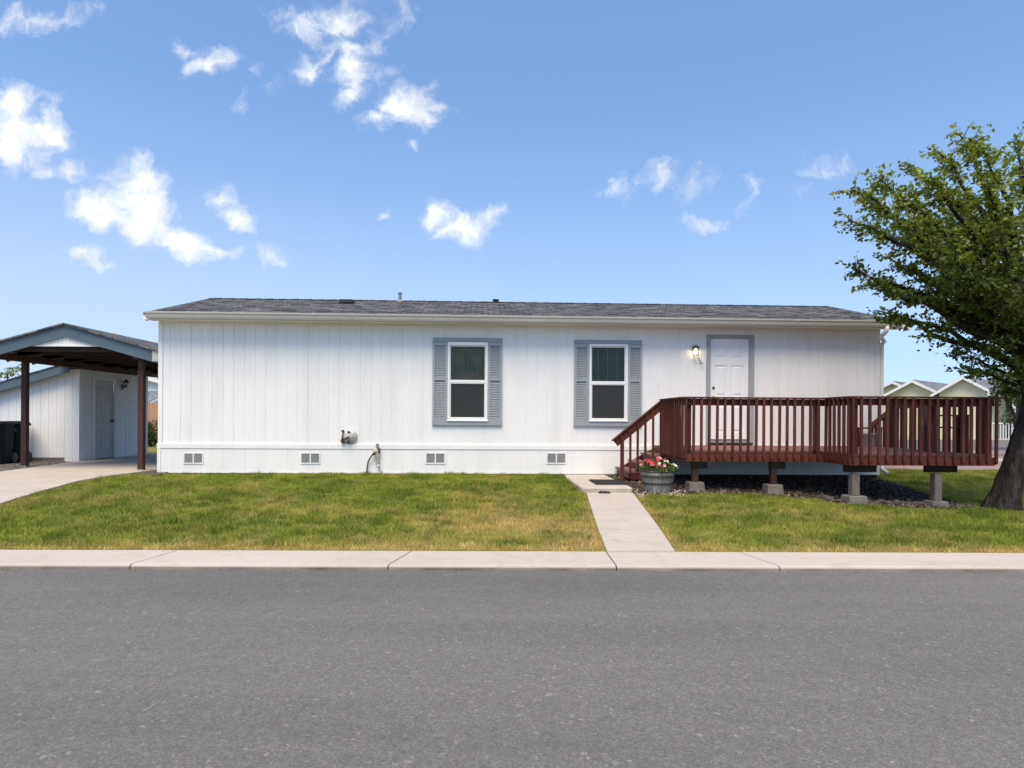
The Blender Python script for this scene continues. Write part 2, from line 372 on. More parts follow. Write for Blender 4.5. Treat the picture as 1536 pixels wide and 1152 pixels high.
wn = n.new('ShaderNodeTexNoise'); wn.inputs['Scale'].default_value = 14; wn.inputs['Detail'].default_value = 6; wn.inputs['Roughness'].default_value = .6; l.new(cb.outputs[0], wn.inputs['Vector'])
ws = n.new('ShaderNodeVectorMath'); ws.operation = 'SUBTRACT'; ws.inputs[1].default_value = (.5, .5, .5); l.new(wn.outputs['Color'], ws.inputs[0])
wm = n.new('ShaderNodeVectorMath'); wm.operation = 'MULTIPLY_ADD'; wm.inputs[1].default_value = (.075, .075, 0); l.new(ws.outputs[0], wm.inputs[0]); l.new(cb.outputs[0], wm.inputs[2])
fb = n.new('ShaderNodeTexNoise'); fb.inputs['Scale'].default_value = 22; fb.inputs['Detail'].default_value = 9; fb.inputs['Roughness'].default_value = .62; l.new(wm.outputs[0], fb.inputs['Vector'])
CLOUDS = [(18,165,60,46,-10,.95),(38,196,72,56,-20,.95),(202,312,84,54,-32,.95),(62,195,58,44,-25,.9),(15,222,52,34,0,.8),(100,252,50,22,12,.62),(70,255,30,22,-40,.5),
          (200,270,52,34,-15,1.0),(160,312,66,42,0,1.0),(215,330,72,46,-35,1.05),(272,364,64,30,-22,1.0),(330,376,36,15,12,.7),(128,290,24,18,0,.5),
          (338,302,30,24,-30,.62),(352,322,30,22,-30,.66),(412,380,32,22,-20,.72),(122,383,48,18,-12,.8),(158,392,24,10,0,.5),(318,95,26,46,-62,.66),(290,76,34,16,-20,.5),
          (470,95,76,24,28,.6),(520,75,70,30,0,.6),(535,110,62,40,-35,.66),(560,120,44,28,0,.55),(515,152,26,22,40,.55),(612,165,58,40,10,.95),(570,182,44,20,18,.7),(650,160,30,14,-25,.6),
          (700,338,52,30,-8,.88),(655,318,30,30,-50,.62),(735,330,20,20,0,.6),(990,258,44,28,-25,.5),(1000,278,26,16,0,.4),(1045,270,36,26,20,.44),(1058,340,34,17,-10,.62),(1242,255,48,24,0,.34),
          (378,105,20,20,0,.42),(925,275,28,30,0,.3),(1125,285,26,30,-20,.33),(570,315,14,14,0,.36),(368,160,14,22,0,.34),(620,222,10,18,0,.38),(60,30,120,26,0,.55),(500,28,120,34,0,.55)]
acc = None
for (px, py, rx, ry, an, st) in CLOUDS:
    d = ray(px, py); mp = n.new('ShaderNodeMapping'); mp.vector_type = 'TEXTURE'
    mp.inputs['Location'].default_value = (d[0], d[2], 0); mp.inputs['Rotation'].default_value = (0, 0, R(an)); mp.inputs['Scale'].default_value = (rx*1.12/F, ry*1.12/F, 1)
    l.new(wm.outputs[0], mp.inputs['Vector']); ln = n.new('ShaderNodeVectorMath'); ln.operation = 'LENGTH'; l.new(mp.outputs[0], ln.inputs[0])
    b = mth('MULTIPLY', mth('SUBTRACT', 1.0, ln.outputs['Value']), st); b = mth('MAXIMUM', b, -.6)
    acc = b if acc is None else mth('MAXIMUM', acc, b)
den = mth('ADD', acc, mth('MULTIPLY', mth('SUBTRACT', fb.outputs['Fac'], .5), 1.7))
mr = n.new('ShaderNodeMapRange'); mr.interpolation_type = 'SMOOTHSTEP'; mr.inputs[1].default_value = .05; mr.inputs[2].default_value = .92; l.new(den, mr.inputs[0])
cov = mth('MULTIPLY', mr.outputs[0], mth('GREATER_THAN', sp.outputs['Y'], .05))
tint = n.new('ShaderNodeMix'); tint.data_type = 'RGBA'; tint.blend_type = 'MULTIPLY'; tint.inputs[0].default_value = 1; l.new(sky.outputs[0], tint.inputs[6]); tint.inputs[7].default_value = (.94, 1.05, 1.09, 1)
hz = n.new('ShaderNodeMapRange'); hz.interpolation_type = 'SMOOTHSTEP'; hz.inputs[1].default_value = .42; hz.inputs[2].default_value = -.02; l.new(sp.outputs['Z'], hz.inputs[0])
lf = n.new('ShaderNodeMapRange'); lf.interpolation_type = 'SMOOTHSTEP'; lf.inputs[1].default_value = .25; lf.inputs[2].default_value = -.75; l.new(sp.outputs['X'], lf.inputs[0])
hf = mth('MULTIPLY', hz.outputs[0], mth('ADD', .46, mth('MULTIPLY', lf.outputs[0], .36)))
hm = n.new('ShaderNodeMix'); hm.data_type = 'RGBA'; l.new(hf, hm.inputs[0]); l.new(tint.outputs[2], hm.inputs[6]); hm.inputs[7].default_value = (3.0, 3.42, 4.2, 1)
tint = hm
cm = n.new('ShaderNodeMix'); cm.data_type = 'RGBA'; l.new(cov, cm.inputs[0]); l.new(tint.outputs[2], cm.inputs[6]); 
sn = n.new('ShaderNodeTexNoise'); sn.inputs['Scale'].default_value = 9; sn.inputs['Detail'].default_value = 5; l.new(wm.outputs[0], sn.inputs['Vector'])
sr_ = n.new('ShaderNodeValToRGB'); sr_.color_ramp.elements[0].position = .35; sr_.color_ramp.elements[0].color = (3.9, 4.05, 4.35, 1); sr_.color_ramp.elements[1].position = .55; sr_.color_ramp.elements[1].color = (5.3, 5.3, 5.35, 1)
l.new(sn.outputs['Fac'], sr_.inputs['Fac']); l.new(sr_.outputs['Color'], cm.inputs[7])
l.new(cm.outputs[2], bg.inputs['Color'])
sl = bpy.data.lights.new('sun', 'SUN'); sl.energy = 3.2; sl.angle = R(40); sl.color = (1, .825, .58)
so = bpy.data.objects.new('sun', sl); COL.objects.link(so); so.rotation_euler = (-SUN_DIR).to_track_quat('-Z', 'Y').to_euler(); so.location = (0, 0, 30)
vs_ = scene.view_settings; vs_.view_transform = 'Standard'; vs_.look = 'None'; vs_.gamma = 1; vs_.use_curve_mapping = False; vs_.exposure = .62
# ------------------------------------------------------------------ ground, road, kerb
mb = MB(); mb.add([(-600, -300, -.5), (600, -300, -.5), (600, 900, -.5), (-600, 900, -.5)], [(0, 1, 2, 3)]); mb.build('ground', 'earth')['kind'] = 'structure'
KA = R(.82); kt = (math.cos(KA), math.sin(KA))
def K(s, y): return (s*kt[0] - (y-6.3)*kt[1], 6.3 + s*kt[1] + (y-6.3)*kt[0])
RZ = -.216
nx = 2; mb = MB(); mb.add([(*K(-60, -12), RZ), (*K(60, -12), RZ), (*K(60, 6.05), RZ), (*K(-60, 6.05), RZ)], [(0, 1, 2, 3)]); mb.build('road', 'asphalt')['kind'] = 'structure'
kb = MB()
joints = [-60, -30, -20, -12, W(200, 850, 6.9)[0]-6.7, 0, 0, 60]
def kx(px, py=850):
    p = at(px, py, 6.05); return p.x
js = [-60, -30, -18, -9.5, kx(203), kx(583), kx(923), kx(1168), 6.2, 9.6, 13, 30, 60]
for i in range(len(js)-1):
    a, b = js[i]+.006, js[i+1]-.006; sk = .10 if i in (3, 4) else (-.12 if i == 6 else .02); sk1 = .10 if i+1 in (4, 5) else (-.12 if i+1 == 7 else .02)
    pr = [(6.00, RZ-.1), (6.00, -.190), (6.012, -.176), (6.035, -.170), (6.62, -.166), (6.62, RZ-.1)]
    vs = []
    for s, k in ((a, 0 if i == 0 else (.12 if js[i] in (kx(203), kx(583)) else (-.14 if js[i] == kx(1168) else 0))), (b, .12 if js[i+1] in (kx(203), kx(583)) else (-.14 if js[i+1] == kx(1168) else 0))):
        for y, z in pr: vs.append((*K(s + k*(y-6.0)/.6*1.0, y), z))
    m_ = len(pr); kb.add(vs, [tuple(range(m_)), tuple(range(m_, 2*m_))[::-1]] + [(q, q+m_, (q+1) % m_+m_, (q+1) % m_) for q in range(m_)])
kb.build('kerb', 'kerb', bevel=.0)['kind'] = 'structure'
# lawn sheet follows the slope
ys = [6.6, 7.2, 8, 8.6, 9.5, 10.5, 11.5, 12.2, 12.9, 13.5, 14.5, 15, 18, 24, 38.4, 60, 120]; xs_ = [-60, -30, -16, -12, -7.01, -6.99, -3, 0, 3, 4, 5, 6, 7, 9, 14, 30, 60, 120]
mb = MB(); mb.add([(x, y, gz(x, y)) for y in ys for x in xs_], [(j*len(xs_)+i, j*len(xs_)+i+1, (j+1)*len(xs_)+i+1, (j+1)*len(xs_)+i) for j in range(len(ys)-1) for i in range(len(xs_)-1)])
mb.build('lawn', 'lawn')['kind'] = 'structure'
# concrete path, landing and driveway
pl, pr_ = [(910.5, 829.5), (898, 798), (888, 768), (880, 741)], [(1012, 829.5), (990, 796), (967, 765), (949, 741)]
PL, PR = [G(*p) for p in pl], [G(*p) for p in pr_]
def lerp2(a, b, t): return (a[0]+(b[0]-a[0])*t, a[1]+(b[1]-a[1])*t)
pth = []
for i in range(3):
    o = strip('path', [lerp2(PL[i], PL[i+1], .004), lerp2(PL[i], PL[i+1], .994)], [lerp2(PR[i], PR[i+1], .004), lerp2(PR[i], PR[i+1], .994)], .022, 'concrete', 4, 4, .08)
lp = [W(868, 722, .12)[0], W(953, 722, .12)[0]]
HE = lambda name, **k: empty(name, (HO[0], HO[1], 0), HA, **k)
a0 = PL[3]; u_a = W(873, 735, 2.55)[0]; u_b = W(949, 735, 2.55)[0]
mb = MB(Matrix.Translation((HO[0], HO[1], 0)) @ Matrix.Rotation(HA, 4, 'Z')); mb.box(u_a, u_b, -2.55, -.06, -.2, .045); mb.build('landing_slab', 'concrete', bevel=.02)['kind'] = 'structure'
DR = [(-150, 815), (-60, 776), (0, 757.5), (60, 739), (120, 722.5), (170, 714.5), (206, 710)]
DRw = [G(*p) for p in DR] + [(-7.05, 14.6), (-7.2, 19), (-7.2, 24)]
DLw = [G(-700, 815), G(-500, 760), G(-250, 738), G(-100, 720), G(0, 709), G(60, 701), G(100, 695.5), (-10.29, 16.1), (-10.29, 19), (-10.29, 24)]
for i, (a, b) in enumerate(((0, 2), (2, 4), (4, 6), (6, 8), (8, 9))):
    A = DLw[a:b+1]; B = DRw[a:b+1]
    A = [lerp2(A[0], A[1], .006)] + A[1:]; B = [lerp2(B[0], B[1], .006)] + B[1:]
    strip('driveway', A, B, .024, 'concrete', 10, 5, .08)
strip('gravel', [(-30, 12.5), (-30, 17.6)], [G(-20, 712.5), (-10.3, 16.6)], .010, 'gravel', 10, 6, 0)
strip('gravel_strip', [G(196, 712.5), (-7.05, 15.0)], [G(240, 714.5), (-6.75, 15.0)], .030, 'gravel', 4, 6, .05)
# mulch bed under the deck
bedA = [G(953, 744), G(1030, 742), G(1100, 742), G(1200, 748), G(1290, 760), G(1420, 764), G(1478, 765)]
bedB = [H2W(u_b+.02, -.02), H2W(W(1030, 715, 0)[0], -.02), H2W(W(1100, 715, 0)[0], -.02), H2W(W(1200, 715, 0)[0], -.02), H2W(14.05, -.1), G(1372, 735), G(1446, 757)]
strip('mulch_bed', bedA, bedB, .008, 'soil', 8, 4, 0)
# far right: cross street, paving and far lawns
def sheet(name, x0, x1, y0, y1, dz, mat, n=6):
    strip(name, [(x0, y0), (x0, y1)], [(x1, y0), (x1, y1)], dz, mat, n, n, .06)
sheet('side_road', 7.6, 120, 15.2, 17.8, .012, 'paver'); sheet('far_pavement', 7.6, 120, 17.85, 18.5, .05, 'concrete'); sheet('paved_court', 7.6, 120, 18.55, 23, .02, 'paver')
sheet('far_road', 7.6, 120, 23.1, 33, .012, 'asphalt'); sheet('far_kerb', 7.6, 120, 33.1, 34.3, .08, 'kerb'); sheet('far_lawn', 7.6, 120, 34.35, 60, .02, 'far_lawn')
# ------------------------------------------------------------------ the home
home = HE('mobile_home', label='long white single-storey home with vertical siding, grey shutters and a dark shingle roof', cat='house')
Lh = 14.0; ZB = .05
zb0 = W(400, 673, 0)[1]; zb1 = W(400, 665.3, 0)[1]; ZT = W(600, 482, 0)[1] + .03
D_H = 5.4
win = []
for (ox0, ox1, oy0, oy1, fx0, fx1, fy0, fy1, gx0, gx1, ug0, ug1, lg0, lg1) in (
    (649, 753, 507, 638, 671.5, 731.5, 513.5, 631.5, 676, 727, 520, 570, 575.5, 626),
    (861, 962, 510.5, 639.5, 883.5, 941, 516.5, 632, 887.5, 936.5, 521.5, 572, 577.5, 627.5)):
    mx = (ox0+ox1)/2; my = (oy0+oy1)/2
    U = lambda x: W(x, my)[0]
    Z = lambda y: W(mx, y)[1]
    win.append(dict(o=(U(ox0), U(ox1), Z(oy1), Z(oy0)), f=(U(fx0), U(fx1), Z(fy1), Z(fy0)), g=(U(gx0), U(gx1)), ug=(Z(ug1), Z(ug0)), lg=(Z(lg1), Z(lg0))))
d_o = (W(1059, 580)[0], W(1130, 580)[0], W(1095, 502.5)[1]); d_s = (W(1065, 580)[0], W(1122.5, 580)[0], W(1095, 508)[1])
ZF = E - .498                                     # deck floor
holes = [(w['f'][0]+.02, w['f'][1]-.02, w['f'][2]+.02, w['f'][3]-.02) for w in win] + [(d_s[0], d_s[1], ZF+.06, d_s[2])]
mb = MB(); grooved(mb, 0, Lh, zb1-.01, ZT, holes, .2, seed=3)
T2 = Matrix.Translation((0, D_H, 0)) @ Matrix.Rotation(R(-90), 4, 'Z'); mb.T = T2; grooved(mb, 0, D_H, zb1, ZT)            # left side
mb.T = Matrix.Translation((Lh, .051, 0)) @ Matrix.Rotation(R(90), 4, 'Z'); grooved(mb, 0, D_H-.051, zb1, ZT)
mb.T = None; mb.box(.06, Lh-.06, D_H-.05, D_H-.002, zb1, ZT)
wall = mb.build('wall', 'siding', home)
for x0 in (.001, Lh-.051): mb = MB(); mb.add([(x0, 0, ZT), (x0, D_H, ZT), (x0, D_H/2, ZT+.62), (x0+.05, 0, ZT), (x0+.05, D_H, ZT), (x0+.05, D_H/2, ZT+.62)], [(0, 1, 2), (5, 4, 3), (0, 2, 5, 3), (1, 4, 5, 2), (0, 3, 4, 1)]); mb.build('gable_end', 'siding', home)
mb = MB(); mb.box(.06, Lh-.06, .06, D_H-.06, zb0, zb0+.02); mb.box(.06, Lh-.06, .06, D_H-.06, ZT-.06, ZT-.04); mb.box(.06, Lh-.06, 1.5, 1.53, zb0+.02, ZT-.06); mb.build('room_lining', 'room', home)
mb = MB(); grooved(mb, -.02, Lh+.02, ZB, zb0, (), .41, .009, .006, .03, seed=5); mb.T = Matrix.Translation((0, -.02, 0)); mbx = MB(); mbx.T = Matrix.Translation((0, -.022, 0))
sk = MB(Matrix.Translation((0, -.022, 0))); grooved(sk, -.022, Lh+.022, ZB, zb0-.002, (), .405, .008, .005, .04, seed=5)
sk.box(-.022, Lh+.022, -.006, -.0005, ZB, ZB+.035)
sk.T = None; sk.box(-.022, .02, .02, D_H, ZB, zb0-.002); sk.box(Lh-.02, Lh+.022, .02, D_H, ZB, zb0-.002)
sk.build('skirting', 'siding', home)
mb = MB(); mb.box(.0, Lh, .04, D_H-.1, -.2, ZB+.03); mb.build('footing', 'soil', home)
mb = MB(); mb.box(-.03, Lh+.03, -.034, -.001, zb0, zb1-.012); mb.box(-.03, Lh+.03, -.026, -.001, zb1-.012, zb1+.004); mb.build('belt_board', 'trim', home, bevel=.004)
for bxx in ((-.02, .062, -.018, .06, zb1+.005, ZT-.05), (Lh-.062, Lh+.02, -.018, .06, zb1+.005, ZT-.05), (-.024, .045, -.034, -.0225, ZB, zb0-.004)):
    mb = MB(); mb.box(*bxx); mb.build('corner_board', 'trim', home, bevel=.004)
mb = MB(); mb.box(.064, Lh-.064, -.016, -.0005, ZT-.11, ZT-.03); mb.build('frieze_board', 'trim', home, bevel=.003)
# roof
ZE = W(218, 468, .36)[1]; zrl = W(310, 447, -D_H/2)[1]; zrr = W(1258, 461, -D_H/2)[1]; ZR = (zrl+zrr)/2
ur0 = (W(310, 447, -D_H/2)[0]+W(218, 466, .36)[0])/2; ur1 = (W(1258, 461, -D_H/2)[0]+W(1354, 484, .36)[0])/2
ZE = (W(218, 467, .36)[1] + W(1354, 483, .36)[1])/2
print('ROOF', ZE, ZR, zrl, zrr, ur0, ur1, W(310, 447, -D_H/2)[0], W(218, 466, .36)[0], W(1258, 461, -D_H/2)[0], W(1354, 484, .36)[0], 'ZT', ZT, 'zb', zb0, zb1)
OV = .33; rf = MB(); hy = D_H/2; th = .05
s_ = (ZR-ZE)/(hy+OV)
prof_y = [-OV, hy, D_H+OV]; prof_z = [ZE, ZR, ZE]
vs = []
for x in (ur0, ur1):
    for dz in (0, -th): vs += [(x, y, z+dz) for y, z in zip(prof_y, prof_z)]
rf.add(vs, [(0, 1, 7, 6), (1, 2, 8, 7), (3, 9, 10, 4), (4, 10, 11, 5), (0, 6, 9, 3), (2, 5, 11, 8), (0, 3, 4, 1), (1, 4, 5, 2), (6, 7, 10, 9), (7, 8, 11, 10)])
rd = random.Random(4)                               # ragged shingle tabs standing a little proud
for i in range(20):
    y = -OV + .02 + i*.148; 
    if y > hy-.12: break
    x = ur0+.01+rd.uniform(0, .1)
    while x < ur1-.2:
        w = rd.uniform(.16, .36); h = rd.uniform(.004, .011); w = min(w, ur1-.01-x)
        if rd.random() < .62:
            z = lambda q: ZE + (q+OV)*s_
            y1 = y+.15
            rf.add([(x, y, z(y)+h), (x+w, y, z(y)+h), (x+w, y1, z(y1)+.002), (x, y1, z(y1)+.002), (x, y, z(y)-.001), (x+w, y, z(y)-.001)], [(0, 1, 2, 3), (0, 4, 5, 1)])
        x += w+.01
x = ur0
while x < ur1-.1:                                   # ridge caps
    w = min(.3, ur1-x); rf.add([(x, hy-.13, ZR-.13*s_+.012), (x+w, hy-.13, ZR-.13*s_+.018), (x+w, hy, ZR+.022), (x, hy, ZR+.014), (x+w, hy+.13, ZR-.13*s_+.018), (x, hy+.13, ZR-.13*s_+.012)], [(0, 1, 2, 3), (3, 2, 4, 5)]); x += .29
roof = rf.build('roof', 'shingle', home)
mb = MB()                                           # soffit and rafters' closing boards
mb.box(ur0+.03, ur1-.03, -OV+.03, -.004, ZE-.115, ZE-.095); mb.box(ur0+.02, ur1-.02, -OV+.005, -OV+.028, ZE-.13, ZE-.054)
mb.box(ur0+.03, ur1-.03, D_H+.01, D_H+OV-.03, ZE-.115, ZE-.095)
mb.build('soffit', 'trim', home)
for x in (ur0+.004, ur1-.034):
    mb = MB()
    for sgn, ya, yb in ((1, -OV+.01, hy), (-1, D_H+OV-.01, hy)):
        za = ZE - th - .004; zb = ZR - th - .004
        mb.add([(x, ya, za), (x, yb, zb), (x, yb, zb-.11), (x, ya, za-.11), (x+.03, ya, za), (x+.03, yb, zb), (x+.03, yb, zb-.11), (x+.03, ya, za-.11)], [(0, 1, 2, 3), (7, 6, 5, 4), (0, 4, 5, 1), (3, 2, 6, 7), (0, 3, 7, 4)])
    mb.build('barge_board', 'trim', home)
gt = MB(); gy = -OV; prof = [(gy-.002, ZE+.004), (gy-.012, ZE+.004), (gy-.012, ZE-.06), (gy-.07, ZE-.085), (gy-.115, ZE+.0), (gy-.125, ZE+.012), (gy-.128, ZE-.006), (gy-.118, ZE-.02), (gy-.095, ZE-.075), (gy-.085, ZE-.105), (gy-.002, ZE-.105)]
xg0 = W(218, 471, .42)[0]; xg1 = W(1354, 486, .42)[0]
prof = [(gy-.002, ZE+.006), (gy-.002, ZE-.115), (gy-.075, ZE-.115), (gy-.090, ZE-.085), (gy-.100, ZE-.045), (gy-.118, ZE-.022), (gy-.122, ZE+.006), (gy-.112, ZE+.006), (gy-.105, ZE-.012), (gy-.08, ZE-.08), (gy-.014, ZE-.08), (gy-.014, ZE+.006)]
n_ = len(prof); gt.add([(xg0, y, z) for y, z in prof] + [(xg1, y, z) for y, z in prof], [(i, i+n_, (i+1) % n_+n_, (i+1) % n_) for i in range(n_)])
for x in (xg0, xg1-.004): gt.add([(x+k, y, z) for k in (0, .004) for y, z in prof[1:7]], [tuple(range(6)), tuple(range(6, 12))[::-1]])
xs2 = xg0+3.05
while xs2 < xg1: gt.box(xs2, xs2+.03, gy-.126, gy-.117, ZE-.03, ZE+.008); xs2 += 3.05
gt.build('gutter', 'gutter', home)
dsx = W(1331, 495, .40)[0]
mb = MB(); mb.tube([(dsx, gy-.055, ZE-.10), (dsx, gy-.055, ZE-.16), (dsx-.005, gy-.045, ZE-.20), (dsx-.04, gy+.08, ZE-.29), (Lh+.075, -.05, ZE-.36), (Lh+.065, .0, ZE-.40), (Lh+.065, .01, ZE-.46), (Lh+.065, .01, .25), (Lh+.065, -.02, .17), (Lh+.09, -.16, .10)], .04, 10)
mb.build('downspout', 'trim', home, smooth=True)
# roof fittings (sub-parts of the roof)
def on_roof(px, py):
    lo, hi = -hy, OV
    for _ in range(40):
        m = (lo+hi)/2; u, z = W(px, py, m); zr = ZE + (-m+OV)*s_
        if z > zr: hi = m
        else: lo = m
    return u, -lo, W(px, py, lo)[1]
u, y, z = on_roof(520, 455); mb = MB(); mb.add([(u-.16, y-.12, z+.015), (u+.16, y-.12, z+.015), (u+.16, y+.2, z+.12), (u-.16, y+.2, z+.12), (u-.13, y-.10, z-.02), (u+.13, y-.10, z-.02), (u+.13, y+.2, z+.04), (u-.13, y+.2, z+.04)], [(3, 2, 1, 0), (0, 1, 5, 4), (1, 2, 6, 5), (2, 3, 7, 6), (3, 0, 4, 7)])
mb.box(u-.14, u+.14, y-.10, y+.16, z+.0, z+.075); mb.build('box_vent', 'black', roof, bevel=.004)
u, y, z = on_roof(600, 453); mb = MB(); mb.lathe([(.036, -.05), (.036, .20)], 14, (u, y, z)); mb.lathe([(.05, .19), (.05, .215)], 14, (u, y, z)); mb.lathe([(.08, -.02), (.075, .02), (.04, .05)], 14, (u, y, z)); mb.build('vent_pipe', 'grey_metal', roof)
u, y, z = on_roof(744, 456); mb = MB(); mb.lathe([(.06, -.05), (.06, .05), (.075, .05), (.075, .075)], 14, (u, y+.3, z+.08)); mb.build('flue_cap', 'black', roof)
# vents in the skirting
for cx0 in (290, 465.5, 653, 834.5):
    u0_, z0_ = W(cx0-13.3, 694, .03); u1_, z1_ = W(cx0+13.3, 680.6, .03); um = (u0_+u1_)/2
    mb = MB(); y0 = -.034
    for a, b in ((u0_-.022, u0_), (um-.012, um+.012), (u1_, u1_+.022)): mb.box(a, b, y0, -.0275, z0_-.001, z1_+.001)
    mb.box(u0_-.022, u1_+.022, y0-.001, -.0275, z0_-.024, z0_-.001); mb.box(u0_-.022, u1_+.022, y0-.001, -.0275, z1_+.001, z1_+.02)
    v = mb.build('vent', 'trim', home)
    for a, b in ((u0_, um-.012), (um+.012, u1_)):
        s2 = MB(); s2.box(a, b, -.0255, -.0222, z0_, z1_)
        k = 0
        while z0_+.008+k*.014 < z1_: s2.box(a, b, -.0285, -.0256, z0_+.004+k*.014, z0_+.010+k*.014); k += 1
        s2.build('vent_screen', 'vent', v)
# windows
for wi, w in enumerate(win):
    o, f, g_, ug, lg = w['o'], w['f'], w['g'], w['ug'], w['lg']
    mb = MB(); yf = -.055
    zm0, zm1 = lg[1], ug[0]
    sw = .03
    mb.box(f[0], g_[0]-sw+.012, yf, .045, f[2], f[3]); mb.box(g_[1]+sw-.012, f[1], yf, .045, f[2], f[3])
    mb.box(g_[0]-sw+.012, g_[1]+sw-.012, yf, .045, f[2], lg[0]-.032); mb.box(g_[0]-sw+.012, g_[1]+sw-.012, yf, .045, ug[1]+.022, f[3])
    mb.box(f[0]-.012, f[1]+.012, yf-.012, yf-.001, f[2]-.006, f[2]+.016)
    fr = mb.build('window', 'white_plastic', home, bevel=.004)
    mb = MB(); y1 = -.022                                # sashes
    a, b = g_[0]-.018, g_[1]+.018
    mb.box(a, g_[0], y1, .02, zm1-.0, ug[1]+.022); mb.box(g_[1], b, y1, .02, zm1, ug[1]+.022); mb.box(g_[0], g_[1], y1, .02, ug[1], ug[1]+.022)
    mb.box(a, b, y1-.02, .02, zm0+.012, zm1-.001)
    mb.box(a, g_[0]+.006, y1-.014, .015, lg[0]-.032, zm0+.012); mb.box(g_[1]-.006, b, y1-.014, .015, lg[0]-.032, zm0+.012); mb.box(g_[0]+.006, g_[1]-.006, y1-.014, .015, lg[0]-.032, lg[0]); mb.box(g_[0]+.006, g_[1]-.006, y1-.013, .015, lg[1]-.006, zm0+.012)
    mb.box(g_[0]+.05, g_[0]+.11, y1-.022, y1-.0142, lg[0]-.018, lg[0]-.006); mb.box(g_[1]-.11, g_[1]-.05, y1-.022, y1-.0142, lg[0]-.018, lg[0]-.006)
    mb.build('sash', 'white_plastic', fr, bevel=.003)
    mb = MB(); mb.box(g_[0]-.004, g_[1]+.004, .004, .007, ug[0]-.004, ug[1]+.004); mb.box(g_[0]+.003, g_[1]-.003, -.004, -.001, lg[0]-.004, lg[1]-.004); mb.build('pane', 'glass', fr)
    mb = MB(); mb.box(g_[0]+.001, g_[1]-.001, -.018, -.016, lg[0]-.004, lg[1]-.002); mb.build('insect_screen', 'screen', fr)
    mb = MB(); z = lg[0]-.02; rd = random.Random(wi); sag = .004
    while z < ug[1]+.01:
        t = rd.uniform(-.0015, .0015); mb.add([(a, .055, z+t), (b, .055, z-t), (b, .073, z-t+.005), (a, .073, z+t+.005)], [(0, 1, 2, 3)]); z += .031
    for fx in (.22, .5, .78):
        x = a + (b-a)*fx; mb.box(x-.003, x+.003, .052, .0535, lg[0]-.03, ug[1]+.02)
    mb.build('blind', 'slat', fr)
    mb = MB(); mb.box(a-.01, b+.01, .10, .105, zm0+.01, ug[1]+.03); mb.build('curtain', 'warm_curtain' if wi == 0 else 'green_curtain', fr)  # added sheet, its colour stands in for the upper panes' reflections
    mb = MB(); mb.box(a-.01, b+.01, .106, .11, lg[0]-.05, zm0+.009); mb.build('curtain', 'curtain', fr)
    # painted surround boards and shutters
    mb = MB(); mb.box(o[0], o[1], -.046, -.0005, f[3]+.004, o[3]); mb.build('head_board', 'shutter', home, bevel=.004)
    mb = MB(); mb.box(o[0]-.004, o[1]+.004, -.048, -.0005, o[2], f[2]-.008); mb.build('sill_board', 'shutter', home, bevel=.004)
    for (a, b) in ((o[0], f[0]-.004), (f[1]+.004, o[1])):
        mb = MB(); z0, z1 = f[2]-.004, f[3]+.001; st = .048; mid = z0 + (z1-z0)*.535
        mb.box(a, a+st, -.044, -.0005, z0, z1); mb.box(b-st, b, -.044, -.0005, z0, z1)
        for q0, q1 in ((z0, z0+.06), (mid-.03, mid+.03), (z1-.07, z1)): mb.box(a+st, b-st, -.043, -.0005, q0, q1)
        for q0, q1 in ((z0+.06, mid-.03), (mid+.03, z1-.07)):
            z = q0+.006
            while z < q1-.030:
                mb.add([(a+st, -.030, z), (b-st, -.030, z), (b-st, -.008, z+.030), (a+st, -.008, z+.030), (a+st, -.030, z+.007), (b-st, -.030, z+.007), (b-st, -.008, z+.037), (a+st, -.008, z+.037)], [(0, 3, 2, 1), (4, 5, 6, 7), (0, 1, 5, 4)]); z += .033
            mb.box(a+st, b-st, -.005, -.0008, q0, q1)
        mb.build('shutter', 'shutter', home, bevel=0)
# front door
mb = MB(); mb.box(d_o[0], d_s[0]-.004, -.04, .03, ZF+.02, d_o[2]); mb.box(d_s[1]+.004, d_o[1], -.045, .03, ZF+.02, d_o[2]); mb.box(d_s[0]-.004, d_s[1]+.004, -.038, .03, d_s[2]+.004, d_o[2]-.001)
mb.build('door_frame', 'shutter', home, bevel=.005)
def panel_door(mb, x0, x1, z0, z1, y0, th=.04):
    w = x1-x0; h = z1-z0; st = w*.13; mul = w*.12; pw = (w-2*st-mul)/2
    rows = [(.09, .36), (.44, .74), (.81, .93)]
    mb.box(x0, x1, y0+.012, y0+th, z0, z1)
    zs = [0] + [q for r in rows for q in r] + [1]
    for i in range(0, len(zs), 2): mb.box(x0+st, x1-st, y0, y0+.012, z0+zs[i]*h, z0+zs[i+1]*h)
    mb.box(x0, x0+st, y0, y0+.0119, z0, z1); mb.box(x1-st, x1, y0, y0+.0119, z0, z1)
    for a, b in rows:
        mb.box(x0+st+pw, x1-st-pw, y0, y0+.0119, z0+a*h, z0+b*h)
        for xx in (x0+st, x1-st-pw):
            m = .028; q = .045
            X0, X1, Z0, Z1 = xx+m, xx+pw-m, z0+a*h+m, z0+b*h-m
            mb.add([(X0, y0+.012, Z0), (X1, y0+.012, Z0), (X1, y0+.012, Z1), (X0, y0+.012, Z1), (X0+q*.6, y0+.002, Z0+q*.6), (X1-q*.6, y0+.002, Z0+q*.6), (X1-q*.6, y0+.002, Z1-q*.6), (X0+q*.6, y0+.002, Z1-q*.6)],
                   [(0, 1, 5, 4), (1, 2, 6, 5), (2, 3, 7, 6), (3, 0, 4, 7), (4, 5, 6, 7)])
    return mb
door = panel_door(MB(), d_s[0]+.003, d_s[1]-.003, ZF+.07, d_s[2]-.002, .005).build('door', 'door', home, bevel=.002)
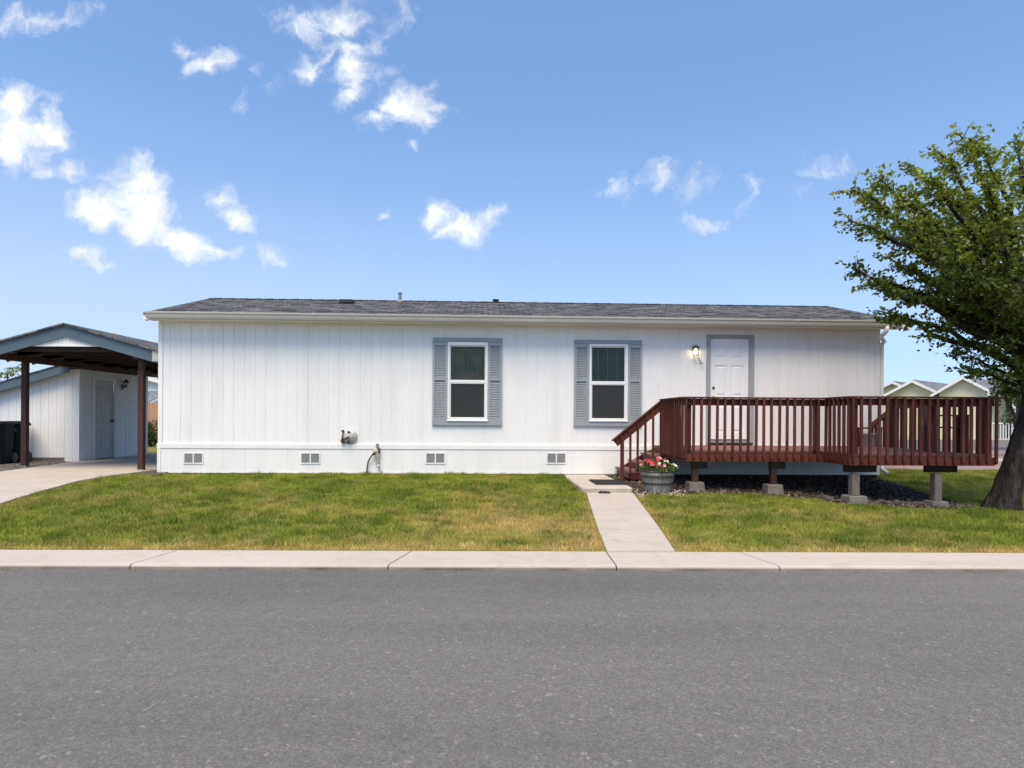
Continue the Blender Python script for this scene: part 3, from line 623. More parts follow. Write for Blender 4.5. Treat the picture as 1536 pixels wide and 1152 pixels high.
ku, kz = W(1066, 596.5, 0); mb = MB(); mb.lathe([(.032, -.002), (.032, .008), (.012, .014), (.012, .035), (.028, .045), (.03, .06), (.02, .072), (.004, .074)], 16, (d_s[0]+.07, .004, kz), 'y'); mb.build('handle', 'brass', door, smooth=True)
ku, kz = W(1064, 581.5, 0); mb = MB(); mb.lathe([(.024, -.002), (.024, .014), (.008, .02)], 16, (d_s[0]+.07, .004, kz), 'y'); mb.build('deadbolt', 'dark_metal', door, smooth=True)
mb = MB(); mb.box(d_s[0]+.02, d_s[1]-.02, -.012, .004, ZF+.10, ZF+.125); mb.build('weather_strip', 'grey_metal', door)
mb = MB(); mb.box(d_s[0]-.02, d_s[1]+.06, -.10, .05, ZF+.021, ZF+.055); mb.build('threshold', 'black', home, bevel=.004)
# ------------------------------------------------------------------ things fixed to the facade
def HP(u, v, z): x, y = H2W(u, v); return (x, y, z)
u, z = W(1043, 527, .06)
lan = empty('wall_lantern', HP(u, 0, z), HA, label='small lit jar lantern on the white wall beside the front door', cat='lamp')
mb = MB(); mb.lathe([(.05, 0), (.05, .012), (.04, .02)], 18, (0, 0, .03), 'y'); mb.tube([(0, -.015, .06), (0, -.05, .085), (0, -.085, .085)], .01, 8); mb.build('wall_plate', 'grey_metal', lan)
mb = MB(); mb.lathe([(.02, .115), (.035, .11), (.062, .085), (.066, .055), (.06, .052)], 20, (0, -.085, 0)); mb.build('cap', 'band', lan, smooth=True)
mb = MB(); mb.lathe([(.02, -.098), (.045, -.09), (.05, -.06), (.05, .05), (.046, .05), (.046, -.058), (.04, -.084), (.016, -.09)], 20, (0, -.085, 0)); mb.build('glass_jar', 'glass', lan, smooth=True)
mb = MB()
for k in range(3):
    t = math.pi/2+k*math.pi*2/3; mb.tube([(.055*math.cos(t), -.085+.055*math.sin(t), .055), (.055*math.cos(t), -.085+.055*math.sin(t), -.08), (.02*math.cos(t), -.085+.02*math.sin(t), -.105)], .0025, 6)
mb.build('cage', 'grey_metal', lan)
mb = MB(); mb.lathe([(.014, .055), (.022, .04), (.038, .0), (.035, -.035), (.014, -.06)], 16, (0, -.085, 0)); mb.build('bulb', 'bulb', lan, smooth=True)
pl_ = bpy.data.lights.new('lantern_light', 'POINT'); pl_.energy = 3.0; pl_.color = (1, .66, .34); pl_.shadow_soft_size = .04; po = bpy.data.objects.new('lantern_light', pl_); COL.objects.link(po); po.parent = lan; po.location = (0, -.085, -.005)
u, z = W(1050, 541, .02)
hk = empty('flag_bracket', HP(u, 0, z), HA, label='small grey metal bracket screwed to the wall below the lit lantern', cat='bracket')
mb = MB(); mb.box(-.02, .02, -.008, 0, -.05, .05); mb.build('plate', 'white_plastic', hk, bevel=.002)
mb = MB(); mb.tube([(-.025, -.01, .06), (0, -.03, .0), (.03, -.06, -.055)], .009, 8); mb.tube([(.018, -.055, -.05), (.04, -.07, -.06)], .016, 8); mb.build('holder', 'grey_metal', hk)
u, z = W(523.5, 655.5, .06)
vh = empty('vent_hood', HP(u, 0, z), HA, label='round weathered grey vent hood with a dark flap on the white wall', cat='vent')
mb = MB(); nlat, nlon = 7, 20; vs = []
for i in range(nlat+1):
    for k in range(nlon+1):
        ph = math.pi/2*i/nlat; th_ = math.pi*2*k/nlon; r = .158
        zz = r*math.sin(ph)*math.sin(th_); zz = zz*.85 if zz < 0 else zz*.98
        vs.append((r*math.sin(ph)*math.cos(th_), -.11*math.cos(ph), zz - (.0 if zz > 0 else 0)))
mb.add(vs, [(i*(nlon+1)+k, i*(nlon+1)+k+1, (i+1)*(nlon+1)+k+1, (i+1)*(nlon+1)+k) for i in range(nlat) for k in range(nlon)])
mb.build('hood', M('weathered hood metal', (.62, .60, .56), (.34, .32, .29), 14, .6, metal=.2, fine_amt=.3), vh, smooth=True)
mb = MB(); mb.add([(-.085, -.112, -.055), (.11, -.112, -.02), (.09, -.135, -.012), (-.02, -.14, -.03), (-.07, -.128, -.03), (.0, -.14, .02), (.03, -.14, .01)], [(0, 1, 2, 3, 4), (4, 3, 6, 5)]); mb.box(-.012, .014, -.125, -.08, -.125, -.07); mb.lathe([(.03, 0), (.03, .02), (.012, .03)], 10, (0, -.085, .085)); mb.build('flap', 'black', vh)
mb = MB(); mb.tube([(-.11, -.07, .13), (-.115, -.10, .02), (-.12, -.09, -.08)], [.016, .01, .026], 8); mb.lathe([(.028, 0), (.028, .03), (.02, .035)], 10, (-.115, -.075, .10)); mb.tube([(-.15, -.03, -.06), (-.125, -.07, -.10), (-.08, -.10, -.10)], .02, 8); mb.build('damper_arm', 'band', vh)
u, z = W(565, 690, .06)
sp_ = empty('water_spigot', HP(u, 0, ZB), HA, label='wrapped water pipe with spigot and a curved grey cable at the skirting', cat='water tap')
def sp2(px, py, v=.07): a, b = W(px, py, v); return (a-u, -v, b-ZB)
mb = MB(); mb.tube([sp2(566, 665.5, .05), sp2(566, 676, .05)], .026, 10); mb.build('riser_box', 'grey_metal', sp_)
mb = MB(); mb.tube([sp2(561, 673), sp2(564, 677), sp2(566, 684), sp2(567, 694), sp2(568.5, 700)], [.035, .05, .04, .03, .02], 10); mb.build('pipe_wrap', 'foam', sp_, smooth=True)
mb = MB(); mb.tube([sp2(560, 681, .1), sp2(557, 684, .1), sp2(552.5, 692), sp2(550.5, 702), sp2(550, 714.5)], .014, 8); mb.tube([sp2(569, 672, .09), sp2(569, 680, .09)], .02, 8); mb.tube([sp2(559, 682, .1), sp2(565, 678, .1)], .022, 8); mb.build('cable', 'cable', sp_, smooth=True)
mb = MB(); mb.tube([sp2(568.5, 699), sp2(571, 705), sp2(575, 711), sp2(579, 715.5)], .018, 8); mb.tube([sp2(567, 697, .09), sp2(569, 701, .09)], .02, 8); mb.build('drain_pipe', 'pvc', sp_, smooth=True)
# ------------------------------------------------------------------ the deck
deck = HE('wooden_deck', label='dark red stained wooden deck with railings and side steps in front of the white home', cat='deck')
VL, VR = 2.50, 3.32
u0 = W(1027, 640, VL)[0]; u1 = W(1277, 645, VR)[0]; u2 = W(1490, 645, VR)[0]; vst = 1.22
RT = ZF + .86; fh = .165
print('DECK', u0, u1, u2, 'z', W(1100, 597, VL)[1], W(1380, 593.5, VR)[1], RT, ZF)
T4N = W(981, 669, .08)[0]
mb = MB(); rd = random.Random(2); bw = .142; y = .035
k = 0
while True:
    v0 = .035 + k*(bw+.006); v1 = v0+bw
    if v1 > VR+.02: break
    a = u0 - ((u0-T4N) if v1 < vst+.02 else 0.0) if v1 < VL+.02 else u1
    mb.box(a-.012, u2+.012, -v1, -v0, ZF-.036+rd.uniform(-.0015, .0015), ZF+rd.uniform(-.002, .002)); k += 1
mb.build('floor', 'stain_floor', deck, bevel=.003)
mb = MB()                                           # rim boards
zr0, zr1 = ZF-fh, ZF-.004
mb.box(u0-.02, u1+.0, -VL-.038+.0, -VL+.0, zr0, zr1-.036); mb.box(u1-.038, u1, -VR, -VL-.039, zr0, zr1-.036); mb.box(u1-.038, u2, -VR-.038, -VR-.001, zr0, zr1-.036)
mb.box(u2-.038, u2, -VR, -.05, zr0, zr1-.036); mb.box(u0-.02, u0+.018, -VL+.001, -vst, zr0, zr1-.036); mb.box(T4N, T4N+.035, -vst, -.05, zr0, zr1-.036); mb.box(T4N+.036, u0-.021, -vst, -vst+.036, zr0, zr1-.036)
mb.build('rim_board', 'stain', deck, bevel=.003)
mb = MB()
x = u0+.4
while x < u2-.1: mb.box(x, x+.038, -(VL if x < u1-.05 else VR)+.002, -.05, ZF-.036-.11, ZF-.037); x += .4
mb.build('joist', 'dark_timber', deck)
runs = [((u0, VL), (u1, VL), (0, 1)), ((u0, VL), (u0, vst), (-1, 0)), ((u1, VL), (u1, VR), (-1, 0)), ((u1, VR), (u2, VR), (0, 1)), ((u2, VR), (u2, .75), (1, 0))]
rail = MB(); cap = MB()
def balu(x, v, ox, ov, z0, z1, tilt=0):
    b = MB(); s = .019; X = x; Y = -v
    b.box(-s, s, -s, s, z0+.03, z1)
    b.add([(-s, -s, z0+.03), (s, -s, z0+.03), (s, s, z0+.03), (-s, s, z0+.03), (-s*.5, -s*.6, z0), (s*.5, -s*.6, z0), (s*.5, s*.6, z0), (-s*.5, s*.6, z0)], [(0, 1, 5, 4), (1, 2, 6, 5), (2, 3, 7, 6), (3, 0, 4, 7), (4, 5, 6, 7)])
    o = b.build('baluster', 'stain', deck, bevel=.003); o.location = (X, Y, 0); o.rotation_euler = (R(tilt*.4), R(tilt*.5), 0); return o
proto = None
def add_balu(x, v):
    global proto
    if proto is None: proto = balu(x, v, 0, 0, ZF-fh+.02, RT-.022)
    else:
        o = proto.copy(); COL.objects.link(o); o.parent = deck; o.location = (x, -v, rd.uniform(-.004, .004))
        o.rotation_euler = (R(rd.uniform(-.25, .25)), R(rd.uniform(-.35, .35)), 0)
for (a, b, o) in runs:
    A = Vector((a[0], -a[1], 0)); B = Vector((b[0], -b[1], 0)); d = (B-A); Ln = d.length; d.normalize(); nn = Vector((o[0], -o[1], 0))
    q = Vector((0, 0, RT-.078)); rail.bar(A+q+d*.001, B+q-d*.001, .036, .105)
    off = nn*(.038+.0195) if o[1] else nn*.0395
    off = nn*.0575 if o == (0, 1) else nn*(.0395)
    cnt = max(2, round(Ln/.128)); 
    for i in range(cnt+1):
        if i == 0 and (a, o) in (((u1, VL), (-1, 0)), ((u2, VR), (1, 0))): continue
        if i == cnt and o == (0, 1) and b == (u1, VL): continue
        p = A + d*(Ln*i/cnt) + off
        add_balu(p.x, -p.y)
    cap.bar(A+nn*.015+Vector((0, 0, RT-.009))-d*.03, B+nn*.015+Vector((0, 0, RT-.009))+d*(.03 if b != (u1, VL) else -.06), .12, .022) if False else None
rail.build('top_rail', 'stain', deck, bevel=.003)
cz0, cz1 = RT-.02, RT+.004
cap.box(u0-.075, u1-.072, -VL-.085, -VL+.03, cz0, cz1); cap.box(u0-.075, u0+.03, -VL+.031, -vst+.02, cz0, cz1); cap.box(u1-.07, u1+.03, -VR-.085, -VL+.03, cz0, cz1)
cap.box(u1+.031, u2+.075, -VR-.085, -VR+.03, cz0, cz1); cap.box(u2-.03, u2+.075, -VR+.031, -.72, cz0, cz1)
cap.build('rail_cap', 'stain', deck, bevel=.004)
# rail posts inside the corners
for (x, v) in ((u0+.07, VL-.07), (u1-.09, VL-.07), (u1+.07, VR-.07), (u2-.07, VR-.07), (u2-.07, .80), (u0+.05, vst+.03), (u2-.07, 2.0)):
    mb = MB(); mb.box(x-.044, x+.044, -v-.044, -v+.044, ZF+.002, RT-.021); mb.build('rail_post', 'stain', deck, bevel=.004)
# piers, posts, beams
for (px, ptop, pbot, pw, mat, hb) in ((1042, 698, 737.5, 26, 'stain_post', 14), (1159, 698, 738, 26, 'stain_post', 14), (1281, 704, 762, 31, 'grey_post', 14), (1404, 704, 760.5, 28, 'grey_post', 10)):
    vv = 3.2 if px > 1200 else 2.36; uu = W(px, 735, vv)[0]; gx, gy_ = H2W(uu, vv)
    zg = gz(gx, gy_) - (.02 if px > 1200 else 0); sc = gy_/F; hw = pw*sc/2; hh = hb*sc
    mb = MB(); mb.add([(uu-hw, -vv-hw, zg-.06), (uu+hw, -vv-hw, zg-.06), (uu+hw, -vv+hw, zg-.06), (uu-hw, -vv+hw, zg-.06), (uu-hw*.85, -vv-hw*.85, zg+hh), (uu+hw*.85, -vv-hw*.85, zg+hh), (uu+hw*.85, -vv+hw*.85, zg+hh), (uu-hw*.85, -vv+hw*.85, zg+hh)], [(0, 3, 2, 1), (4, 5, 6, 7), (0, 1, 5, 4), (1, 2, 6, 5), (2, 3, 7, 6), (3, 0, 4, 7)])
    mb.build('concrete_pier', 'pier', deck, bevel=.012)
    mb = MB(); hp = .058 if mat == 'grey_post' else .048; mb.box(uu-hp, uu+hp, -vv-hp, -vv+hp, zg+hh+.001, ZF-fh-.122); mb.build('post', mat, deck, bevel=.005)
    mb = MB()
    if mat == 'grey_post': mb.box(uu-.07, uu+.42, -vv+.12, -vv+.20, ZF-fh-.12, ZF-fh-.002)
    else: mb.box(uu-.06, uu+.19, -vv-.045, -vv+.045, ZF-fh-.12, ZF-fh-.002)
    mb.build('beam', 'dark_timber', deck, bevel=.004)
# steps
rz = (ZF-.06)/4
nose = [W(923, 707, .08)[0], W(942, 694, .08)[0], W(960.5, 681, .08)[0]]; n4 = u0-.235; st_b = u0-.235
for i in range(3):
    zt = .06 + rz*(i+1); a = nose[i]+.02
    mb = MB(); mb.box(a-.02, a+.26, -vst, -.06, zt-.038, zt); mb.build('tread', 'stain_floor', deck, bevel=.005)
    mb = MB(); mb.box(a+.01, a+.03, -vst+.04, -.08, zt-rz+.001, zt-.039); mb.build('riser', 'stain', deck)
st0 = Vector((u0-.235*4+.02, 0, .06)); st1 = Vector((u0-.235+.02, 0, ZF-.10))
for yv in (-vst+.002, -.075):
    n1 = nose[0]
    mb = MB(); mb.add([(n1+.05, yv, .05), (n1+.26, yv, .05), (T4N+.02, yv, ZF-.30), (T4N+.02, yv, ZF-.05), (nose[1]+.3, yv, ZF-.05-rz*.9), (n1+.05, yv, .16)], [(0, 1, 2, 3, 4, 5)]); m2 = list(mb.v); mb.v += [(x, y+.036, z) for x, y, z in m2]; n0 = 6
    mb.f += [tuple(range(6, 12))[::-1]] + [(i, (i+1) % 6, (i+1) % 6+6, i+6) for i in range(6)]; mb.build('stringer', 'stain', deck)
ve = vst+.02
ra = W(1004, 606, ve); rb = W(923, 665, ve)
mb = MB(); pA = Vector((u0+.02, -ve, RT-.065)); pB = Vector((rb[0], -ve, rb[1]))
mb.bar(pB, pA, .036, .13); mb.build('stair_rail', 'stain', deck, bevel=.004)
mb = MB(); dd = (pA-pB).normalized(); up_ = Vector((-dd.z, 0, dd.x)); mb.bar(pB+up_*.076-dd*.02+Vector((0, -.01, 0)), pA+up_*.076+Vector((0, -.01, 0)), .10, .02); mb.build('rail_cap', 'stain', deck, bevel=.003)
def railz(u): return pB.z + (pA.z-pB.z)*(u-pB.x)/(pA.x-pB.x)
for i, px in enumerate((933, 945.5, 956.5, 968, 979.5, 991)):
    u = W(px, 680, ve+.04)[0]
    zlow = .03 if i == 0 else .06 + rz*max(1, min(3.4, (u-(u0-.235*4))/.235)) - .10
    s = .03 if i == 0 else .019
    mb = MB(); mb.box(u-s, u+s, -ve-.0195-s*2+.001, -ve-.0195, zlow, railz(u)+.045); mb.build('newel_post' if i == 0 else 'baluster', 'stain', deck, bevel=.003)
# back steps: sloping handrail going down beyond the deck
mb = MB(); mb.bar((u2+.02, -.85, RT-.10), (u2+.02, .55, ZF+.12), .036, .10); mb.build('stair_rail', 'stain', deck, bevel=.003)
for k in range(5):
    t = .1+.2*k; mb = MB(); yb = -.85+1.4*t; zt = RT-.10+(ZF+.12-RT+.10)*t
    mb.box(u2+.039, u2+.075, yb-.019, yb+.019, max(.1, zt-.85), zt+.03); mb.build('baluster', 'stain', deck)
# things on the deck
uu, zz = W(1297, 672, .35)
st = empty('side_table', HP(uu, .36, ZF), HA, label='low black side table against the white wall at the right end of the deck', cat='table')
mb = MB(); mb.box(-.25, .25, -.17, .17, .345, .372); mb.build('table_top', 'stain_post', st, bevel=.005)
for sx in (-.22, .22):
    for sy in (-.14, .14): mb = MB(); mb.box(sx-.02, sx+.02, sy-.02, sy+.02, 0, .344); mb.build('leg', 'black', st)
bx = empty('storage_box', HP(uu+.02, .36, ZF), HA, label='small grey box tucked under the low black table on the deck', cat='box')
mb = MB(); mb.box(-.13, .13, -.11, .11, .0, .22); mb.build('box_body', 'grey_metal', bx, bevel=.012); mb = MB(); mb.box(-.138, .138, -.118, .118, .221, .262); mb.build('lid', 'gutter', bx, bevel=.01)
p = at(1418, 660, 10.85); 
ch = empty('patio_chair', (p.x, p.y, ZF), HA+R(70), label='brown wooden patio chair behind the railing at the right corner of the deck', cat='chair')
mb = MB()
for k in range(5): mb.box(-.22, .22, -.22+k*.09, -.22+k*.09+.08, .39, .41)
mb.build('seat', 'stain', ch)
mb = MB()
for k in range(5): mb.add([(-.22+k*.09, .22, .44), (-.22+k*.09+.075, .22, .44), (-.22+k*.09+.075, .32, .80), (-.22+k*.09, .32, .80), (-.22+k*.09, .24, .44), (-.22+k*.09+.075, .24, .44), (-.22+k*.09+.075, .34, .80), (-.22+k*.09, .34, .80)], [(0, 1, 2, 3), (7, 6, 5, 4), (3, 2, 6, 7), (0, 3, 7, 4), (1, 5, 6, 2)])
mb.build('backrest', 'stain', ch)
for sx in (-.24, .24):
    mb = MB(); mb.box(sx-.04, sx+.04, -.27, .26, .58, .60); mb.build('armrest', 'stain', ch)
    for sy in (-.23, .22): mb = MB(); mb.box(sx-.02, sx+.02, sy-.02, sy+.02, 0, .579); mb.build('leg', 'stain', ch)
# door mat and boot scraper
u, _ = W(907, 722, .6)
mt = MB(); mt.box(-.27, .27, -.40, .40, 0, .014)
for k in range(18): mt.box(-.255, .255, -.39+k*.044, -.39+k*.044+.02, .0141, .02)
o = mt.build('door_mat', 'rubber'); o.location = HP(W(912, 723, 1.75)[0], 1.75, .046); o.rotation_euler = (0, 0, HA); tag(o, 'black ribbed rubber mat on the concrete landing at the foot of the steps', 'mat')
gx, gy_ = G(906, 741.5); mb = MB(); zg = gz(gx, gy_)+.023
pts = [(-.085, -.04), (.085, -.04), (.06, .0), (.04, .05), (.02, .05), (.01, .015), (-.02, .015), (-.03, .05), (-.05, .045), (-.06, .0)]
mb.tube([(x, y, .012) for x, y in pts+[pts[0]]], .011, 6); o = mb.build('boot_scraper', 'black'); o.location = (gx, gy_, zg); o.scale = (1.0, 1.6, 1); tag(o, 'small black metal ornament lying on the concrete path before the landing', 'ornament')
# barrel planter and its flowers
gx, gy_ = G(990, 739.5); gy_ += .2; zg = gz(gx, gy_)
ba = empty('barrel_planter', (gx, gy_, zg), 0, label='weathered grey half barrel planter beside the deck steps', cat='planter')
sc = gy_/F; rt, rb_ = 25.0*sc, 20*sc; hb = 31.5*sc
mb = MB(); N = 26; prof = [(rb_, .0), (rb_*1.08, hb*.3), (rt*.985, hb*.7), (rt, hb), (rt-.022, hb), (rt-.03, hb-.05)]
vs = []; 
for r, z in prof:
    for k in range(N*3):
        t = 2*math.pi*k/(N*3); q = r*(1 - (.012 if k % 3 == 0 else 0)); vs.append((q*math.cos(t), q*math.sin(t), z))
n3 = N*3; mb.add(vs, [(i*n3+k, i*n3+(k+1) % n3, (i+1)*n3+(k+1) % n3, (i+1)*n3+k) for i in range(len(prof)-1) for k in range(n3)]); mb.build('staves', 'barrel', ba)
for q, wd in ((.40, .028), (.74, .036), (.955, .014)):
    r0 = rb_*1.08 + (rt*.985-rb_*1.08)*(q-.3)/.4; r0 = min(r0, rt)+.004
    mb = MB(); mb.lathe([(r0-.006, hb*q-wd/2), (r0, hb*q-wd/2), (r0+.003, hb*q+wd/2), (r0-.006, hb*q+wd/2)], 40); mb.build('band', 'band', ba)
mb = MB(); mb.lathe([(.001, hb-.04), (rt-.028, hb-.05)], 24); mb.build('potting_soil', 'soil', ba)
NL = 900; ang = rng.uniform(0, 2*np.pi, NL); rad = np.sqrt(rng.uniform(0, 1, NL))*rt*1.12
hgt = hb + .02 + (1-(rad/(rt*1.15))**2)*.13*rng.uniform(.3, 1, NL)
cen = np.c_[rad*np.cos(ang), rad*np.sin(ang), hgt]
def leafquads(cen, size, dirs=None, up=.5, aspect=.55):
    N = len(cen); d = rng.normal(size=(N, 3)) if dirs is None else dirs
    d /= np.linalg.norm(d, axis=1)[:, None]+1e-9
    r = rng.normal(size=(N, 3)); r[:, 2] += up; s = np.cross(d, r); s /= np.linalg.norm(s, axis=1)[:, None]+1e-9
    nrm = np.cross(s, d); L = size[:, None]
    p0 = cen; p1 = cen + d*L*.5 + s*L*aspect*.5 + nrm*L*.08; p2 = cen + d*L; p3 = cen + d*L*.5 - s*L*aspect*.5 + nrm*L*.08
    return np.stack([p0, p1, p2, p3], 1).reshape(-1, 3)
fl = empty('flowering_plant', (gx, gy_, zg), 0, label='red, pink and white flowering plant spilling over the half barrel', cat='flowers')
c = np.where(rng.random((NL, 1)) < .5, np.array([[.05, .10, .02]]), np.array([[.11, .17, .035]])) * rng.uniform(.7, 1.3, (NL, 1))
np_mesh('foliage', leafquads(cen, rng.uniform(.03, .06, NL)), 4, 'petal', np.repeat(c, 4, 0), fl)
NB = 58; ang = rng.uniform(0, 2*np.pi, NB); rad = np.sqrt(rng.uniform(0, 1, NB))*rt*1.15
def blossoms(name, sel, colors):
    vs, ts = [], []
    for i in sel:
        z = hb + .05 + (1-(rad[i]/(rt*1.2))**2)*.14 + rng.uniform(-.02, .02); c0 = np.array([rad[i]*math.cos(ang[i]), rad[i]*math.sin(ang[i]), z])
        col = np.array(colors[rng.integers(len(colors))])*rng.uniform(.8, 1.1)
        ax = np.array([math.cos(ang[i])*.6, math.sin(ang[i])*.6-.5, .8]); ax /= np.linalg.norm(ax); e = np.cross(ax, [0, 0, 1.]); e /= np.linalg.norm(e)+1e-6; f_ = np.cross(ax, e)
        for k in range(5):
            t = 2*np.pi*k/5; dd_ = np.cos(t)*e+np.sin(t)*f_; sd = -np.sin(t)*e+np.cos(t)*f_; L = .026
            vs += [c0, c0+dd_*L*.6+sd*L*.5+ax*.004, c0+dd_*L+ax*.008, c0+dd_*L*.6-sd*L*.5+ax*.004]; ts += [col]*4
    return np_mesh(name, np.array(vs), 4, 'petal', np.array(ts), fl)
idx = [i for i in range(NB) if rad[i]*math.cos(ang[i]) < .10*1.2]
blossoms('red_blossoms', [i for i in idx if i % 4], [(.55, .02, .03), (.5, .03, .06), (.6, .08, .14)])
blossoms('white_blossoms', [i for i in range(NB) if i not in idx or i % 4 == 0][:46], [(.75, .68, .70), (.7, .35, .42), (.78, .75, .74)])
# ------------------------------------------------------------------ carport and shed on the left
CX0, CX1, CY0, CY1 = -10.18, -7.33, 13.22, 19.6
cap_x = at(97, 487, CY0).x; zap = at(97, 487, CY0).z; ze_r = at(236, 526.5, CY0); slope_c = (zap-ze_r.z)/(ze_r.x-cap_x)
hw_ = -6.87-cap_x; exl, exr = cap_x-hw_, cap_x+hw_
cp = empty('carport', (cap_x, CY0, .03), 0, label='open gabled carport with slate blue fascia on brown timber posts', cat='carport')
def zc(x): return zap - abs(x)*slope_c - .03
mb = MB(); FH = .235
for s in (-1, 1):
    mb.add([(0, 0, zc(0)-.006), (s*hw_, 0, zc(hw_)-.006), (s*hw_, 0, zc(hw_)-FH), (0, 0, zc(0)-FH), (0, .04, zc(0)-.006), (s*hw_, .04, zc(hw_)-.006), (s*hw_, .04, zc(hw_)-FH), (0, .04, zc(0)-FH)], [(0, 1, 2, 3), (7, 6, 5, 4), (0, 4, 5, 1), (3, 2, 6, 7), (1, 5, 6, 2)])
mb.build('fascia', 'blue_fascia', cp)
mb = MB()
for s in (-1, 1):
    q = s*(hw_+.06); dp = CY1-CY0
    mb.add([(0, -.05, zc(0)+.03), (q, -.05, zc(hw_+.06)+.03), (q, dp, zc(hw_+.06)+.03), (0, dp, zc(0)+.03), (0, -.05, zc(0)-.003), (q, -.05, zc(hw_+.06)-.003), (q, dp, zc(hw_+.06)-.003), (0, dp, zc(0)-.003)], [(0, 1, 2, 3), (7, 6, 5, 4), (0, 4, 5, 1), (1, 5, 6, 2), (2, 6, 7, 3)])
mb.build('roof', 'shingle', cp)
zbm = at(35, 543, 14.2).z - .03; zg_b = at(97, 519, CY0).z - .03
mb = MB(); tt = (zc(0)-FH-zg_b)/slope_c; TG = Matrix.Translation((0, .05, 0))
nb = 18
for k in range(nb):
    x0, x1 = -tt+2*tt*k/nb, -tt+2*tt*(k+1)/nb-.006
    h0, h1 = zc(x0)-FH+.02, zc(x1)-FH+.02
    mb.add([(x0, .045, zg_b), (x1, .045, zg_b), (x1, .045, h1), (x0, .045, h0), (x0, .07, zg_b), (x1, .07, zg_b), (x1, .07, h1), (x0, .07, h0)], [(0, 1, 2, 3), (0, 3, 7, 4), (1, 5, 6, 2), (0, 4, 5, 1)])
mb.box(-tt-.12, tt+.12, .034, .0445, zg_b-.004, zg_b+.025)
mb.build('gable_panel', 'siding', cp)
mb = MB()                                           # trusses and ceiling boards, dark
for k in range(10):
    y = .12+k*.75; mb.box(-hw_+.25, hw_-.25, y, y+.04, zbm+.14, zbm+.22)
    for s in (-1, 1): mb.bar((0, y+.02, zc(0)-.10), (s*(hw_-.02), y+.02, zc(hw_)-.10), .04, .12)
mb.box(-hw_+.2, hw_-.2, .1, CY1-CY0-.05, zbm+.222, zbm+.235)
mb.build('truss', 'dark_timber', cp)
for xx in (CX0-cap_x, CX1-cap_x): mb = MB(); mb.box(xx-.06, xx+.06, .045, CY1-CY0-.05, zbm, zbm+.139); mb.build('beam', 'stain_post', cp, bevel=.004)
for (px, py) in ((35, 702), (210.5, 707.5)):
    gxx, gyy = G(px, py); xx = (CX0 if px < 100 else CX1)-cap_x; yy_ = gyy-CY0+.05; hs = .054
    mb = MB(); mb.box(xx-hs, xx+hs, yy_-hs, yy_+hs, 0, zbm-.002); mb.build('post', 'stain_post', cp, bevel=.005)
    mb = MB(); mb.box(xx-hs-.006, xx+hs+.006, yy_-hs-.006, yy_+hs+.006, -.02, .05); mb.build('post_base', 'grey_metal', cp)
mb = MB(); mb.box(CX1-cap_x-.06, CX1-cap_x+.06, CY1-CY0-.2, CY1-CY0-.08, 0, zbm-.002); mb.build('post', 'stain_post', cp)
mb = MB(); mb.box(hw_-.10, hw_+.05, -.012, -.001, zc(hw_)-.20, zc(hw_)+.0); mb.build('gutter_end', 'gutter', cp)
SX, SY = -10.27, 16.2
shed = empty('storage_shed', (SX, SY, .03), 0, label='white lean-to storage shed with a grey door under the carport', cat='shed')
zs_r = zbm-.005; SL = -2.05; slp = (at(97, 550.5, SY).z-at(5, 577, SY).z)/(at(97, 550.5, SY).x-at(5, 577, SY).x); z_at97 = at(97, 550.5, SY)
def zsh(x): return min(z_at97.z + (x+SX-z_at97.x)*slp - .03 - .05, zs_r+.5)
mb = MB(); st_ = .19; x = SL; k = 0; rd = random.Random(9)
while x < -.01:
    x1 = min(x+st_-.011, -.001); zb_ = .10 if x1 < -.22 else 0
    h0, h1 = min(zsh(x), zs_r), min(zsh(x1), zs_r)
    mb.add([(x, 0, zb_), (x1, 0, zb_), (x1, 0, h1), (x, 0, h0), (x, .03, zb_), (x1, .03, zb_), (x1, .03, h1), (x, .03, h0)], [(0, 1, 2, 3), (0, 3, 7, 4), (1, 5, 6, 2), (0, 4, 5, 1), (3, 2, 6, 7)])
    mb.add([(x1, .006, zb_), (x1+.011, .006, zb_), (x1+.011, .006, h1), (x1, .006, h1)], [(0, 1, 2, 3)]); x += st_
mb.box(SL, -.001, .031, .05, .0, zsh(SL)); 
DYW = 3.06
dy0, dy1 = .60, 1.47
mb.T = Matrix.Translation((-.002, 0.0, 0)) @ Matrix.Rotation(R(90), 4, 'Z')
grooved(mb, .0515, DYW, 0, zs_r, [(dy0, dy1, -.01, 2.0)], .19, .011, .007, .045, seed=8)
mb.T = None
mb.box(SL, SL+.04, .051, DYW, .0, zsh(SL)); mb.box(SL, -.05, DYW-.04, DYW-.001, 0, zsh(SL))
mb.build('wall', 'siding', shed)
mb = MB(); mb.box(-.11, .012, -.02, -.0005, 0, zs_r-.01); mb.box(.0, .014, .0, .08, 0, zs_r-.012); mb.build('corner_board', 'trim', shed)
mb = MB(); mb.box(SL-.01, SL+.06, -.016, -.0005, .1, zsh(SL)-.05); mb.build('corner_board', 'trim', shed)
mb = MB(); mb.box(.0, .02, dy0-.07, dy0, 0, 2.07); mb.box(.0, .02, dy1, dy1+.07, 0, 2.07); mb.box(.0, .019, dy0, dy1, 2.0, 2.068); mb.build('door_frame', 'trim', shed, bevel=.003)
dmb = MB(Matrix.Translation((-.05, 0, 0)) @ Matrix.Rotation(R(90), 4, 'Z')); panel_door(dmb, dy0+.004, dy1-.004, .035, 1.996, 0); sd = dmb.build('door', 'old_door', shed)
